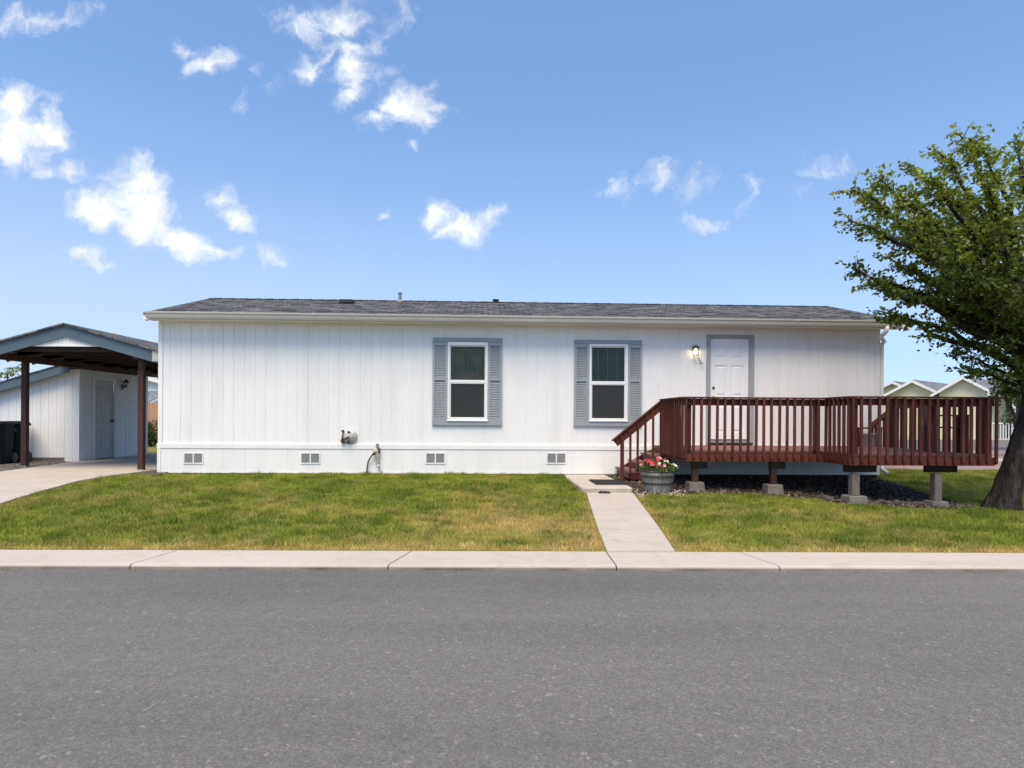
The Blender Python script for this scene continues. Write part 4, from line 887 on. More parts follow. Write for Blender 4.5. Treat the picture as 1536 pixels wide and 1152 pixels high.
mb = MB(); mb.lathe([(.03, 0), (.03, .008), (.012, .012), (.012, .035), (.028, .045), (.026, .062), (.01, .068)], 14, (0, 0, 0), 'y'); kn = mb.build('knob', 'dark_metal', sd); kn.matrix_local = Matrix.Translation((-.05, dy1-.09, .97)) @ Matrix.Rotation(R(90), 4, 'Z')
mb = MB(); mb.box(SL+.02, -.23, .008, .03, -.02, .099); mb.build('base_board', 'grey_post', shed)
mb = MB()
xa, xb = SL-.35, -.12
for y0_, y1_ in ((-.22, -.18),):
    mb.add([(xa, y0_, zsh(xa)+.06), (xb, y0_, zsh(xb)+.06), (xb, y0_, zsh(xb)-.14), (xa, y0_, zsh(xa)-.14), (xa, y1_, zsh(xa)+.06), (xb, y1_, zsh(xb)+.06), (xb, y1_, zsh(xb)-.14), (xa, y1_, zsh(xa)-.14)], [(0, 1, 2, 3), (7, 6, 5, 4), (0, 4, 5, 1), (3, 2, 6, 7), (0, 3, 7, 4), (1, 5, 6, 2)])
mb.build('fascia', 'blue_fascia', shed)
mb = MB(); mb.add([(xa, -.24, zsh(xa)+.085), (xb, -.24, zsh(xb)+.085), (xb, DYW+.2, zsh(xb)+.085), (xa, DYW+.2, zsh(xa)+.085), (xa, -.24, zsh(xa)+.063), (xb, -.24, zsh(xb)+.063), (xb, DYW+.2, zsh(xb)+.063), (xa, DYW+.2, zsh(xa)+.063)], [(0, 1, 2, 3), (7, 6, 5, 4), (0, 4, 5, 1), (1, 5, 6, 2), (2, 6, 7, 3), (3, 7, 4, 0)]); mb.build('roof', 'shingle', shed)
sl_ = empty('wall_lantern', (SX+.0, SY+1.78, 1.92), R(90), label='dark unlit lantern on the shed wall beside the grey door', cat='lamp')
mb = MB(); mb.box(-.05, .05, -.015, 0, -.10, .05); mb.tube([(0, -.01, -.02), (0, -.07, -.03), (0, -.10, .0)], .01, 8); mb.build('wall_plate', 'dark_metal', sl_)
mb = MB(); mb.lathe([(.01, .17), (.03, .15), (.085, .10), (.08, .09)], 16, (0, -.10, 0)); mb.build('cap', 'dark_metal', sl_)
mb = MB(); mb.lathe([(.05, -.03), (.068, .09), (.062, .09), (.045, -.03)], 12, (0, -.10, 0)); mb.build('glass_jar', 'glass', sl_)
mb = MB(); mb.lathe([(.055, -.045), (.055, -.03), (.03, -.03)], 12, (0, -.10, 0)); mb.build('base', 'brass', sl_)
# wheeled bins
def text_mesh(s, size, parent, loc, rz=0):
    cu = bpy.data.curves.new('lettering', 'FONT'); cu.body = s; cu.size = size; cu.extrude = .0015; cu.align_x = 'CENTER'
    t = bpy.data.objects.new('tmp', cu); COL.objects.link(t); bpy.context.view_layer.update(); dg = bpy.context.evaluated_depsgraph_get(); me = bpy.data.meshes.new_from_object(t.evaluated_get(dg)); bpy.data.objects.remove(t)
    me.materials.clear(); me.materials.append(MT['letter']); o = bpy.data.objects.new('lettering', me); COL.objects.link(o); o.parent = parent; o.location = loc; o.rotation_euler = (R(90), 0, rz); print('TXT', len(me.vertices)); return o
def make_bin(loc, rz, label, txt):
    b = empty('trash_bin', loc, rz, label=label, cat='trash bin', group='wheeled bins beside the shed')
    mb = MB(); prof = [(.0, .26, .28), (.12, .27, .29), (.55, .295, .33), (.86, .31, .35), (.94, .318, .36)]
    vs = []; n8 = 20
    for z, a, c in prof:
        for k in range(n8):
            t = 2*math.pi*(k+.5)/n8; cxx = math.copysign(abs(math.cos(t))**.45, math.cos(t)); syy = math.copysign(abs(math.sin(t))**.45, math.sin(t)); vs.append((a*cxx, c*syy, z+.02))
    mb.add(vs, [(i*n8+k, i*n8+(k+1) % n8, (i+1)*n8+(k+1) % n8, (i+1)*n8+k) for i in range(len(prof)-1) for k in range(n8)] + [tuple(range(n8))[::-1]])
    mb.box(-.25, .25, -.335, -.30, .58, .62)
    mb.build('body', 'bin', b, smooth=False)
    mb = MB(); vs = []
    for z, s in ((.955, 1.05), (.985, 1.07), (1.02, .98), (1.045, .75)):
        for k in range(n8):
            t = 2*math.pi*(k+.5)/n8; cxx = math.copysign(abs(math.cos(t))**.45, math.cos(t)); syy = math.copysign(abs(math.sin(t))**.45, math.sin(t)); vs.append((.318*s*cxx, .36*s*syy, z))
    mb.add(vs, [(i*n8+k, i*n8+(k+1) % n8, (i+1)*n8+(k+1) % n8, (i+1)*n8+k) for i in range(3) for k in range(n8)] + [tuple(range(n8))[::-1], tuple(range(3*n8, 4*n8))]); mb.build('lid', 'bin', b)
    mb = MB(); mb.tube([(-.24, .40, .93), (-.24, .45, .96), (.24, .45, .96), (.24, .40, .93)], .016, 8); mb.build('handle', 'bin', b)
    for s in (-1, 1):
        mb = MB(Matrix.Translation((s*.29, .27, .13)) @ Matrix.Rotation(R(90), 4, 'Z')); mb.lathe([(.12, -.03), (.13, -.02), (.13, .02), (.12, .03)], 20, (0, 0, 0), 'y'); mb.build('wheel', 'black', b)
    b.scale = (.62, .80, .91)
    if txt: text_mesh(txt[0], .10, b, (txt[1], -.349, .78))
    return b
pb = at(4, 690, 16.5)
make_bin((at(0, 690, 15.2).x, 15.2, .045), R(6), 'dark green wheeled bin cut by the left frame edge, in front of another bin', ('t', .20))
make_bin((at(24, 690, 15.72).x, 15.72, .045), R(12), 'dark green wheeled bin half hidden behind the left carport post', ('CITY', .10))
# ------------------------------------------------------------------ behind on the left: fence, houses, shrubs
fc = empty('board_fence', (-18, 26, .03), 0, label='tan vertical board fence behind the shed and the home', cat='fence')
mb = MB(); x = -14
while x < 10: mb.box(x, x+.135, 0, .02, .05, 1.62+random.uniform(-.012, .012)); x += .14
mb.build('board_panel', 'fence', fc)
for k in range(11): mb = MB(); mb.box(-14+k*2.4, -13.9+k*2.4, .021, .12, 0, 1.7); mb.build('post', 'fence', fc)
def gable_house(name, loc, rz, w, d, hw, rise, wallm, roofm, label, trim='white_plastic', ov=.3):
    h = empty(name, loc, rz, label=label, cat='house')
    mb = MB(); grooved(mb, -w/2, w/2, 0, hw, (), .3, .015, .006, .06); mb.T = Matrix.Translation((-w/2, d, 0)) @ Matrix.Rotation(R(-90), 4, 'Z'); grooved(mb, 0, d-.061, 0, hw, (), .3, .015, .006, .06)
    mb.T = Matrix.Translation((w/2, .061, 0)) @ Matrix.Rotation(R(90), 4, 'Z'); grooved(mb, 0, d-.061, 0, hw, (), .3, .015, .006, .06); mb.T = None
    for y in (0, d-.06): mb.add([(-w/2, y, hw), (w/2, y, hw), (0, y, hw+rise), (-w/2, y+.06, hw), (w/2, y+.06, hw), (0, y+.06, hw+rise)], [(0, 1, 2), (5, 4, 3), (0, 2, 5, 3), (1, 4, 5, 2)])
    mb.build('wall', wallm, h)
    s = rise/(w/2); mb = MB(); q = w/2+ov
    for sg in (-1, 1):
        mb.add([(0, -ov, hw+rise+.10), (sg*q, -ov, hw-ov*s+.10), (sg*q, d+ov, hw-ov*s+.10), (0, d+ov, hw+rise+.10), (0, -ov, hw+rise+.03), (sg*q, -ov, hw-ov*s+.03), (sg*q, d+ov, hw-ov*s+.03), (0, d+ov, hw+rise+.03)], [(0, 1, 2, 3), (7, 6, 5, 4), (0, 4, 5, 1), (1, 5, 6, 2), (2, 6, 7, 3)])
    mb.build('roof', roofm, h)
    mb = MB()
    for sg in (-1, 1): mb.add([(0, -ov-.03, hw+rise+.09), (sg*q, -ov-.03, hw-ov*s+.09), (sg*q, -ov-.03, hw-ov*s-.05), (0, -ov-.03, hw+rise-.07), (0, -ov-.002, hw+rise+.09), (sg*q, -ov-.002, hw-ov*s+.09), (sg*q, -ov-.002, hw-ov*s-.05), (0, -ov-.002, hw+rise-.07)], [(0, 1, 2, 3), (7, 6, 5, 4), (0, 4, 5, 1), (3, 2, 6, 7), (1, 5, 6, 2)])
    for sg in (-1, 1): mb.box(sg*q-.02+(.022 if sg > 0 else -.022), sg*q+.02+(.022 if sg > 0 else -.022), -ov, d+ov, hw-ov*s-.06, hw-ov*s+.09)
    mb.build('barge_board', trim, h)
    return h
gable_house('white_house', (-19.5, 34, .03), 0, 9, 8, 2.2, 1.1, 'siding', 'gutter', 'white house with a pale roof behind the tan fence, seen past the carport')
gable_house('grey_roofed_shed', (-14.6, 28.5, .03), R(90), 3.0, 6, 1.55, .5, 'siding', 'far_shingle', 'low outbuilding with a grey roof just behind the tan fence')
gable_house('pink_house', (-29.5, 33, .03), 0, 9.5, 8, 2.5, .2, 'pink', 'far_shingle', 'pinkish house beyond the fence at the far left edge')
# ------------------------------------------------------------------ foliage tools
def blob_foliage(cens, rads, count, size, cols, up=.4):
    cs = np.array(cens); rs = np.array(rads); w = rs**2/np.sum(rs**2)
    k = rng.choice(len(cs), count, p=w); d = rng.normal(size=(count, 3)); d /= np.linalg.norm(d, axis=1)[:, None]
    p = cs[k] + d*rs[k][:, None]*(rng.random((count, 1))**.45)*np.array([[1, 1, .8]])
    col = np.array(cols)[rng.integers(len(cols), size=count)]*rng.uniform(.7, 1.3, (count, 1))
    return leafquads(p, rng.uniform(.6, 1.2, count)*size, up=up), np.repeat(col, 4, 0)
def shrub(name, loc, r, h, count, size, cols, label, cat='shrub', stem=True, group=None):
    o = empty(name, loc, 0, label=label, cat=cat, group=group); rd = random.Random(int(abs(loc[0]*100)))
    cens, rads = [], []
    for _ in range(16):
        a = rd.uniform(0, 6.28); q = rd.uniform(.1, .75)*r; zz = rd.uniform(.25, .85)*h; cens.append((q*math.cos(a), q*math.sin(a), zz)); rads.append(rd.uniform(.22, .4)*min(r, h))
    v, t = blob_foliage(cens, rads, count, size, cols); np_mesh('crown', v, 4, 'leaf', t, o)
    mb = MB()
    for c in cens[:7]: mb.tube([(0, 0, 0), (c[0]*.4, c[1]*.4, c[2]*.55), c], [.03*h, .02*h, .008*h], 6)
    mb.build('stems', 'bark', o); return o
DG = [(.03, .055, .012), (.05, .085, .018), (.02, .04, .012)]
for k, (px, Y, r, h) in enumerate(((226, 24.5, .8, 1.0), (240, 24.8, .7, .8), (205, 24.9, .8, .9))):
    p = at(px, 640, Y); shrub('shrub', (p.x, Y, .03), r, h, 1600, .07, DG, ('dark green shrub in front of the tan fence, in the gap left of the home', 'low dark green shrub against the fence, partly behind the home', 'dark shrub by the fence hidden behind the shed end')[k])
# ------------------------------------------------------------------ right-hand background
yg = 36.0
def bghouse(px, py, Y, w, d, rise, rz, label, gzv):
    w *= .82; rise *= .9; p = at(px, py, Y); hw = p.z-gzv-rise-.10
    return gable_house('green_house', (p.x, Y, gzv), rz, w, d, hw, rise, 'green_siding', 'far_shingle', label)
GH = bghouse(1447, 564, 34.5, 2.75, 9, .80, R(-48), 'pale green house with a white trimmed gable and a railed porch, nearest of three', .2)
bghouse(1371, 569.5, 37.5, 3.2, 9, .80, R(-48), 'pale green house with a grey roof, middle of the row of three', .2)
bghouse(1341, 571.5, 41, 3.0, 8, .7, R(-48), 'pale green house at the far end of the row, beside the corner of the home', .2)
p = at(1322, 577, 44); gable_house('green_house', (p.x-1, 45, .2), R(-10), 8, 5, p.z-.2-.4, .15, 'green_siding', 'gutter', 'low pale green house with a flat looking roof at the corner of the home')
# porch of the nearest green house
def toGH(v): return GH.matrix_basis.inverted() @ v
mb = MB(); a = at(1480, 634.5, 33.5); b = at(1560, 636, 33.0)
A_, B_ = toGH(a), toGH(b); mb.bar(A_, B_, .06, .06); zb_ = at(1500, 660, 33.3).z; A2, B2 = toGH(Vector((a.x, a.y, zb_))), toGH(Vector((b.x, b.y, zb_))); mb.bar(A2, B2, .05, .05)
for k in range(20):
    t = k/19; mb.bar(A_.lerp(B_, t), A2.lerp(B2, t), .035, .035, (1, 0, 0))
mb.build('porch_railing', 'white_plastic', GH)
for px in (1481.5, 1518.5, 1562): 
    q = at(px, 634, 33.3); mb = MB(); mb.bar(toGH(Vector((q.x, q.y-.1, .2))), toGH(Vector((q.x, q.y-.1, 2.55))), .12, .12, (1, 0, 0)); mb.build('porch_post', 'white_plastic', GH)
q0 = at(1486, 580, 33.2); q1 = at(1600, 580, 33.0); mb = MB(); mb.add([toGH(Vector(v)) for v in ((q0.x, 32.9, 2.56), (q1.x, 32.7, 2.56), (q1.x+1, 36, 2.56), (q0.x+.6, 36, 2.56), (q0.x, 32.9, 2.72), (q1.x, 32.7, 2.72), (q1.x+1, 36, 2.9), (q0.x+.6, 36, 2.9))], [(0, 3, 2, 1), (4, 5, 6, 7), (0, 1, 5, 4), (1, 2, 6, 5), (2, 3, 7, 6), (3, 0, 4, 7)]); mb.build('porch_roof', 'far_shingle', GH)
mb = MB(); mb.add([toGH(Vector(v)) for v in ((q0.x+.5, 35.6, .2), (q1.x+1, 35.4, .2), (q1.x+1, 35.4, 2.55), (q0.x+.5, 35.6, 2.55), (q0.x+.5, 35.8, .2), (q1.x+1, 35.6, .2), (q1.x+1, 35.6, 2.55), (q0.x+.5, 35.8, 2.55))], [(0, 1, 2, 3), (7, 6, 5, 4), (0, 3, 7, 4)]); mb.build('porch_wall', M('dark green porch wall', (.07, .09, .07), (.05, .07, .05), 1, .8), GH)  # shadow inside the porch put into the wall's dark green colour
BG_ = [(.05, .085, .02), (.09, .13, .03), (.13, .16, .05), (.035, .06, .015)]
p = at(1560, 600, 19.5); shrub('leafy_shrub', (p.x+.3, 19.5, .05), 1.35, 3.3, 6500, .10, BG_, 'tall bushy green shrub across the lawn behind the leaning tree', 'shrub')
p = at(1512, 560, 24); shrub('young_tree', (p.x+.5, 24, .08), 1.1, 3.4, 3200, .10, [(.16, .19, .09), (.11, .15, .05), (.2, .21, .12)], 'pale loose young tree standing behind the leaning tree', 'tree')
p = at(12, 560, 46); 
o = empty('distant_tree', (p.x, 46, .03), 0, label='sparse pale tree top seen under the carport roof at the far left', cat='tree')
v, t = blob_foliage([(.2, 0, 4.0), (-.8, 0, 3.8), (.7, .2, 4.3), (-1.5, 0, 4.2)], [.5, .5, .3, .5], 420, .2, [(.18, .22, .08), (.14, .18, .07)]); np_mesh('crown', v, 4, 'leaf', t, o); mb = MB(); mb.tube([(0, 0, 0), (-.1, 0, 2.5), (0, 0, 4)], [.14, .1, .03], 8); mb.build('trunk', 'bark', o)
# ------------------------------------------------------------------ the leaning shade tree
TY = 9.15
tb = G(1507, 763); tree = empty('shade_tree', (tb[0], tb[1], 0), 0, label='leaning shade tree with dark bark and spreading green crown beside the deck', cat='tree')
TO = Vector((tb[0], tb[1], 0)); Y0 = tb[1]
wood = MB()
cl_pts = [(1504, 768, 25), (1506, 757, 21.5), (1512, 735, 19.5), (1525, 700, 19.5), (1541, 660, 20), (1555, 615, 20), (1562, 560, 19), (1560, 500, 18), (1560, 440, 16), (1562, 380, 13)]
path_ = [at(x, y, Y0)-TO for x, y, r in cl_pts]; rs = [r*Y0/F for x, y, r in cl_pts]
n_ = 28; vs = []
from math import cos, sin, pi
pts_f, rs_f = [], []
for i in range(len(path_)-1):
    for k in range(5): t = k/5; pts_f.append(path_[i].lerp(path_[i+1], t)); rs_f.append(rs[i]*(1-t)+rs[i+1]*t)
pts_f.append(path_[-1]); rs_f.append(rs[-1])
for i, (p, r) in enumerate(zip(pts_f, rs_f)):
    fl_ = max(0, 1-i/10)
    for k in range(n_):
        a = 2*pi*k/n_; q = r*(1 + .10*sin(3*a+i*.08) + .06*sin(7*a+1.3-i*.05) + fl_*.24*max(0, sin(5*a+.6))**2 + .09*mnoise.noise(Vector((cos(a)*2.2, sin(a)*2.2, i*.22))) + .07*mnoise.noise(Vector((cos(a)*6, sin(a)*6, i*.5))))
        vs.append(p + Vector((q*cos(a), q*sin(a), 0)))
wood.add(vs, [(i*n_+k, i*n_+(k+1) % n_, (i+1)*n_+(k+1) % n_, (i+1)*n_+k) for i in range(len(pts_f)-1) for k in range(n_)])
LIMBS = [(1440,203,0),(1405,228,.6),(1475,222,-.5),(1520,212,.3),(1358,245,.2),(1320,268,-.5),(1278,285,.1),(1302,300,.7),(1272,330,-.2),(1312,352,.6),(1277,402,.2),(1302,425,-.5),(1332,385,1.1),
         (1318,466,.3),(1348,474,-.3),(1402,450,.8),(1450,553,0),(1442,528,.5),(1482,520,-.5),(1400,330,-1.3),(1430,380,-1.4),(1450,300,1.4),(1480,420,-1.1),(1425,280,1.3),(1500,330,-1.5),
         (1490,478,.8),(1530,262,1.1),(1535,400,-1.6),(1380,312,0),(1372,402,.1),(1440,440,-.4),(1480,270,-.9),(1345,330,-.8),(1365,360,.9),(1460,350,.2),(1410,410,-1.0),(1505,450,1.4),(1350,290,.9),(1395,262,-.7),(1330,425,.3),(1470,490,.2),(1430,330,.6),(1508,585,.9),(1535,560,-.5)]
rd = random.Random(21); LF, LD = [], []
limbs = [(x, y, d, 1.0 if y < 440 else .62) for x, y, d in LIMBS] + [(3110-x+rd.uniform(-30, 30), y+rd.uniform(-15, 15), -d*.9+rd.uniform(-.2, .2), .55) for x, y, d in LIMBS[::2]]
leafc, leafd, leaft = [], [], []
for (ex, ey, dY, dens) in limbs:
    end = at(ex, ey, Y0+dY)-TO
    tz = min(max(end.z*.45 + .55, 1.55), 3.0)
    k = min(range(len(pts_f)), key=lambda i: abs(pts_f[i].z-tz)); start = pts_f[k].copy()
    ln = (end-start).length; mid = start.lerp(end, .5) + Vector((rd.uniform(-.15, .15), rd.uniform(-.25, .25), rd.uniform(.05, .28)))*ln*.4
    pts = []
    for i in range(9):
        t = i/8; q = start*(1-t)**2 + mid*2*t*(1-t) + end*t*t
        if 0 < i < 8: q += Vector((rd.uniform(-1, 1), rd.uniform(-1, 1), rd.uniform(-1, 1)))*.03*ln**.5
        pts.append(q)
    r0 = .022+.020*ln; wood.tube(pts, [r0*(1-.88*(i/8)) for i in range(9)], 7)
    nt = int((20 + 11.5*ln)*dens)
    for j in range(nt):
        t = rd.uniform(.22, 1.0)**.8; i = min(7, int(t*8)); f = t*8-i; b0 = pts[i].lerp(pts[i+1], f); d0 = (pts[i+1]-pts[i]).normalized()
        dr = (d0*rd.uniform(.3, 1.1) + Vector((rd.gauss(0, .6), rd.gauss(0, .6), rd.gauss(.0, .30)))).normalized()
        L = rd.uniform(.14, .42)*(1.15-.35*t); e = b0 + dr*L + Vector((0, 0, -.04)); m_ = b0.lerp(e, .5)+Vector((0, 0, .02))
        if j % 2 == 0: wood.tube([b0, m_, e], [.007, .005, .003], 4, False)
        nl = rd.randint(11, 19)
        sun_t = rd.uniform(-.2, .3)
        for _ in range(nl):
            s = rd.uniform(.15, 1.05); c = b0.lerp(e, s) + Vector((rd.gauss(0, .028), rd.gauss(0, .028), rd.gauss(0, .022)))
            leafc.append(c); leafd.append((dr*.5 + Vector((rd.gauss(0, .7), rd.gauss(0, .7), rd.gauss(-.15, .5)))).normalized())
            leaft.append(min(1, max(0, rd.gauss(.20, .18) + sun_t*.6 + .62*max(0, (c.z-3.1)/1.8))))  # higher leaves paler: light on the crown top put into the tint
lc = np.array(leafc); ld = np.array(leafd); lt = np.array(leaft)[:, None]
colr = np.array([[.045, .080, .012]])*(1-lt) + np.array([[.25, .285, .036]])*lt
colr *= rng.uniform(.75, 1.25, (len(lc), 1))
wood.build('trunk', 'bark', tree, smooth=True)
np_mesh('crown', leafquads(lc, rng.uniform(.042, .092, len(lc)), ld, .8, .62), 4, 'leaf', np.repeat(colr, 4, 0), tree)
print('LEAVES', len(lc))
# ------------------------------------------------------------------ grass blades
def inpoly(P, poly):
    x, y = P[:, 0], P[:, 1]; r = np.zeros(len(P), bool); j = len(poly)-1
    for i in range(len(poly)):
        xi, yi = poly[i]; xj, yj = poly[j]
        c = ((yi > y) != (yj > y)) & (x < (xj-xi)*(y-yi)/((yj-yi) or 1e-9)+xi); r ^= c; j = i
    return r
def vnoise(x, y, s, seed):
    r = np.random.default_rng(seed).random((128, 128)); u = x*s+40; v = y*s+40; i = np.floor(u).astype(int); j = np.floor(v).astype(int); fu, fv = u-i, v-j
    fu = fu*fu*(3-2*fu); fv = fv*fv*(3-2*fv); g_ = lambda a, b: r[a % 128, b % 128]
    return (g_(i, j)*(1-fu)+g_(i+1, j)*fu)*(1-fv)+(g_(i, j+1)*(1-fu)+g_(i+1, j+1)*fu)*fv
kerb_y = lambda x: 6.63 + x*kt[1]/kt[0]
lawnA = [(-9.5, kerb_y(-9.5)), (PL[0][0]-.02, kerb_y(PL[0][0]))] + [(p[0]-.03, p[1]) for p in PL[1:]] + [H2W(u_a-.03, 2.5), H2W(u_a-.03, .07), H2W(.0, .07)] + [G(240, 716), G(200, 713)] + [G(*p) for p in DR[::-1][1:]] + [(-9.5, 7.6)]
lawnB = [(PR[0][0]+.03, kerb_y(PR[0][0]))] + [(p[0]+.03, p[1]) for p in PR[1:]] + [(b[0], b[1]-.03) for b in bedA] + [(12, 9.2), (12, kerb_y(12))]
lawnC = [H2W(14.1, -.2), G(1374, 737), G(1448, 759), (7.4, 9.4), (12, 9.2), (15, 15.1), (7.55, 15.1)]
Xa, Xb, Ya, Yb = -10.5, 15, 6.5, 15.2
DEN = 3600; NT = int((Xb-Xa)*(Yb-Ya)*DEN)
P = np.c_[rng.uniform(Xa, Xb, NT), rng.uniform(Ya, Yb, NT)]
inA, inB, inC = inpoly(P, lawnA), inpoly(P, lawnB), inpoly(P, lawnC)
inC &= rng.random(NT) < .7
P = P[inA | inB | inC]; x, y = P[:, 0], P[:, 1]
clump = vnoise(x, y, 5, 1)*.55 + vnoise(x, y, 13, 2)*.45; big = vnoise(x, y, .9, 3)*.55 + vnoise(x, y, 2.6, 4)*.45
keep = rng.random(len(x)) < .6+.6*clump; x, y, clump, big = x[keep], y[keep], clump[keep], big[keep]
dk = y - (6.63 + x*kt[1])                                # distance from the kerb
def seg_d(poly):
    d = np.full(len(x), 9.)
    for (ax, ay), (bx_, by) in zip(poly[:-1], poly[1:]):
        vx, vy = bx_-ax, by-ay; t = np.clip(((x-ax)*vx+(y-ay)*vy)/(vx*vx+vy*vy+1e-9), 0, 1); d = np.minimum(d, np.hypot(x-ax-t*vx, y-ay-t*vy))
    return d
dp = np.minimum(seg_d(PL), seg_d(PR)); ddv = seg_d(DRw[:7])
px1, py1 = G(790, 790); px2, py2 = G(720, 765); px3, py3 = G(1240, 775); px4, py4 = G(880, 810)
dry = (1.1*np.exp(-(dk/.28)**2) + .5*np.exp(-(dp/.14)**2) + .35*np.exp(-(ddv/.18)**2)
       + 1.0*np.exp(-((x-px1)/1.2)**2-((y-py1)/.75)**2) + .5*np.exp(-((x-px2)/1.4)**2-((y-py2)/1.5)**2) + .30*np.exp(-((x-px4)/.5)**2-((y-py4)/.6)**2) + .20*np.exp(-((x-px3)/1.2)**2-((y-py3)/.6)**2)
       + 1.3*(big-.50)) + .6*(vnoise(x, y, 6, 8)-.5)
dry = np.clip(dry + rng.normal(0, .16, len(x)), 0, 1)
N = len(x); z = np.array([gz(a, b) for a, b in zip(x, y)])
h = (.018 + .085*clump**2)*rng.uniform(.6, 1.4, N)*(1-.2*dry); wd = rng.uniform(.003, .0062, N); az = rng.uniform(0, 2*np.pi, N) + 0
lean = rng.uniform(.2, 1.1, N)*h; lx = np.cos(az)*lean; ly = np.sin(az)*lean; fa = rng.uniform(0, np.pi, N)
wx, wy = np.cos(fa)*wd, np.sin(fa)*wd*.6
v0 = np.c_[x-wx, y-wy, z-.004]; v1 = np.c_[x+wx, y+wy, z-.004]; v2 = np.c_[x+lx, y+ly, z+h]
green = np.array([.105, .165, .016]); lime = np.array([.285, .335, .04]); straw = np.array([.60, .42, .17])
mixg = np.clip(rng.normal(.42, .25, N) + (vnoise(x, y, 1.7, 9)-.5)*.9 + (clump-.5)*-.5, 0, 1)[:, None]
c = green*(1-mixg)+lime*mixg; dd_ = (dry**1.3)[:, None]; c = c*(1-dd_)+straw*dd_; c *= rng.uniform(.7, 1.2, (N, 1))*(.66+.62*vnoise(x, y, 8, 12))[:, None]
go = np_mesh('grass', np.stack([v0, v1, v2], 1).reshape(-1, 3), 3, 'blade', np.repeat(c, 3, 0)); tag(go, 'short green lawn grass with dry straw patches', 'grass', kind='stuff')
print('BLADES', N)
# ------------------------------------------------------------------ small litter: mulch chips, gravel, leaves by the kerb, edging stones
def chips(name, poly, den, size, cols, label, cat, flat=.35, dz=.008):
    xs_, ys_ = [p[0] for p in poly], [p[1] for p in poly]; nn = int((max(xs_)-min(xs_))*(max(ys_)-min(ys_))*den)
    Q = np.c_[rng.uniform(min(xs_), max(xs_), nn), rng.uniform(min(ys_), max(ys_), nn)]; Q = Q[inpoly(Q, poly)]; m = len(Q)
    z = np.array([gz(a, b) for a, b in Q])+dz
    s = rng.uniform(.4, 1.4, m)*size; a = rng.uniform(0, 6.28, m)
    def off(r, t, zz): return np.c_[Q[:, 0]+r*s*np.cos(a+t), Q[:, 1]+r*s*np.sin(a+t), z+zz*s]
    j = lambda lo, hi: rng.uniform(lo, hi, m)
    ring = [off(j(.6, 1.1), t, j(-.1, .1)) for t in (0, 1.57, 3.14, 4.71)]; top = off(j(0, .3), 0, j(.5, 1.2)*flat*2)
    tr = []
    for i in range(4): tr += [ring[i], ring[(i+1) % 4], top]
    V = np.stack(tr, 1).reshape(-1, 3); col = np.array(cols)[rng.integers(len(cols), size=m)]*rng.uniform(.7, 1.3, (m, 1))
    o = np_mesh(name, V, 3, 'chip', np.repeat(col, 12, 0)); tag(o, label, cat, kind='stuff'); return o
m, n2, l2, bs = new_mat('loose bits'); a_ = n2.new('ShaderNodeAttribute'); a_.attribute_name = 'tint'; l2.new(a_.outputs['Color'], bs.inputs['Base Color']); bs.inputs['Roughness'].default_value = .95; bs.inputs['Specular IOR Level'].default_value = .1; MT['chip'] = m
chips('mulch_chips', bedA + bedB[::-1], 420, .028, [(.055, .037, .027), (.025, .018, .014), (.10, .072, .055), (.035, .025, .02), (.18, .15, .125)], 'dark bark chips scattered over the bed under the deck', 'mulch')
chips('gravel_stones', [(-16, 13.2), G(-30, 713), G(20, 706), (-10.3, 16.15), (-16, 16.3)], 900, .016, [(.16, .15, .145), (.08, .075, .075), (.24, .22, .21), (.12, .10, .09)], 'loose grey gravel around the bins', 'gravel')
chips('gravel_stones', [G(196, 712.5), G(240, 714.5), (-6.75, 15.0), (-7.05, 15.0)], 1500, .014, [(.09, .085, .085), (.05, .05, .05), (.16, .15, .145)], 'dark gravel at the corner between driveway and home', 'gravel', dz=.031)
chips('fallen_petals', [G(948, 742), G(962, 748), G(975, 744), G(1024, 745), G(1030, 736), G(955, 733)], 420, .016, [(.55, .50, .42), (.4, .33, .25), (.6, .55, .5)], 'pale fallen petals and pebbles around the barrel planter', 'petals')
kp = [K(-9, 5.90), K(9, 5.90), K(9, 6.0), K(-9, 6.0)]
Q = None
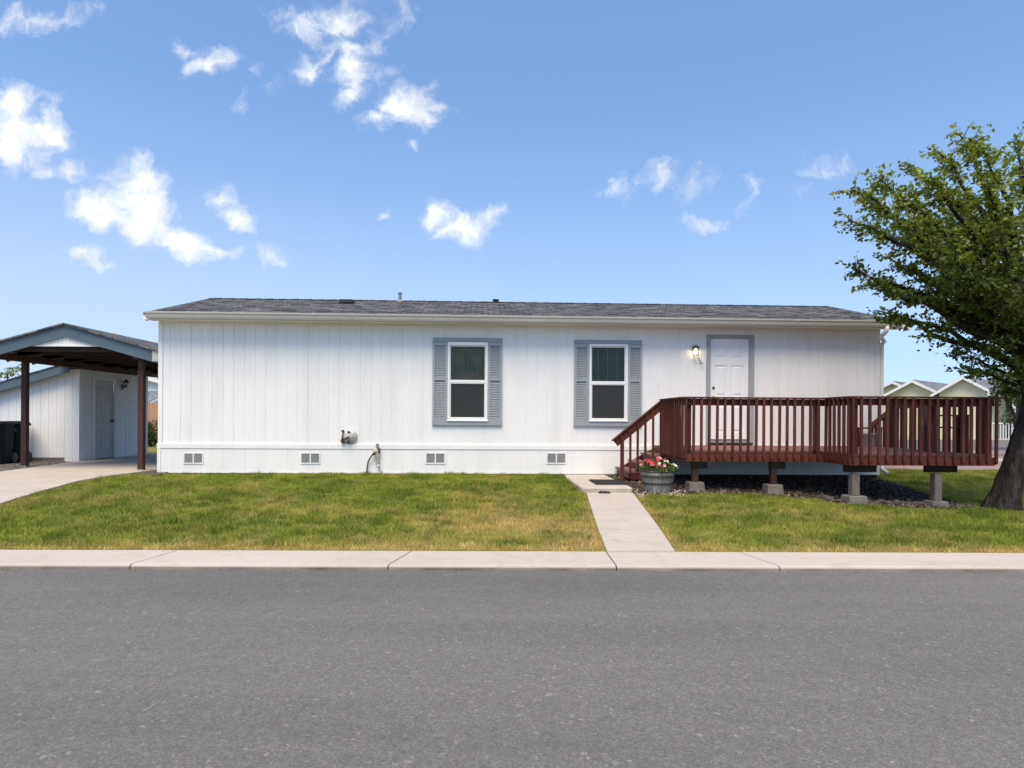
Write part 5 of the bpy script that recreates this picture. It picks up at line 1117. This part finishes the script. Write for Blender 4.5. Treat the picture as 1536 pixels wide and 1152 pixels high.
def litter():
    m = 210; s_l = rng.uniform(-9, 9, m); yv = 5.995-np.abs(rng.normal(0, .035, m)); pts = np.array([K(a, b) for a, b in zip(s_l, yv)]); cen = np.c_[pts, np.full(m, RZ+.006)]
    d = rng.normal(size=(m, 3)); d[:, 2] *= .15
    v = leafquads(cen, rng.uniform(.01, .03, m), d, 3, .6); col = np.array([[.30, .17, .07]])*rng.uniform(.5, 1.3, (m, 1))
    o = np_mesh('fallen_leaves', v, 4, 'petal', np.repeat(col, 4, 0)); tag(o, 'tiny dry brown leaves gathered along the foot of the kerb', 'leaves', kind='stuff')
litter()
rocks = []
rd = random.Random(5)
for k in range(4):
    bm = bmesh.new(); bmesh.ops.create_icosphere(bm, subdivisions=3, radius=1); me = bpy.data.meshes.new('edging_stone')
    for v in bm.verts:
        q = v.co.copy(); f = 1 + .35*mnoise.noise(q*1.1+Vector((k*7, 0, 0))) + .12*mnoise.noise(q*3.2+Vector((k*5, 2, 0)))
        v.co = Vector((math.copysign(abs(q.x)**.7, q.x)*f, math.copysign(abs(q.y)**.7, q.y)*f, math.copysign(abs(q.z)**.75, q.z)*f*.62))
    bm.to_mesh(me); bm.free(); me.materials.append(MT['rock']); rocks.append(me)
spots = [(1243, 749, 8), (1250, 752, 10), (1262, 754, 7), (1296, 757, 9), (1307, 755, 10), (1317, 757, 9), (1327, 756, 10), (1338, 757, 9), (1348, 756, 10), (1358, 757, 8), (1366, 758, 9), (1376, 758, 8), (1386, 758, 9), (1307, 749, 7), (1416, 760, 7), (1431, 761, 8), (1447, 762, 7), (1460, 761, 6), (1320, 738, 6), (1345, 741, 6)]
for i, (px, py, r) in enumerate(spots):
    gx, gy_ = G(px, py); s = r*gy_/F*.62; o = bpy.data.objects.new('edging_stone', rocks[i % 4]); COL.objects.link(o); o.location = (gx, gy_+.08, gz(gx, gy_)+s*.28); o.scale = (s*rd.uniform(.9, 1.2), s*rd.uniform(.8, 1.1), s*rd.uniform(.8, 1.3)); o.rotation_euler = (rd.uniform(-.3, .3), rd.uniform(-.3, .3), rd.uniform(0, 6.28))
    tag(o, 'rough brownish grey edging stone along the mulch bed under the deck', 'stone', 'edging stones along the mulch bed')
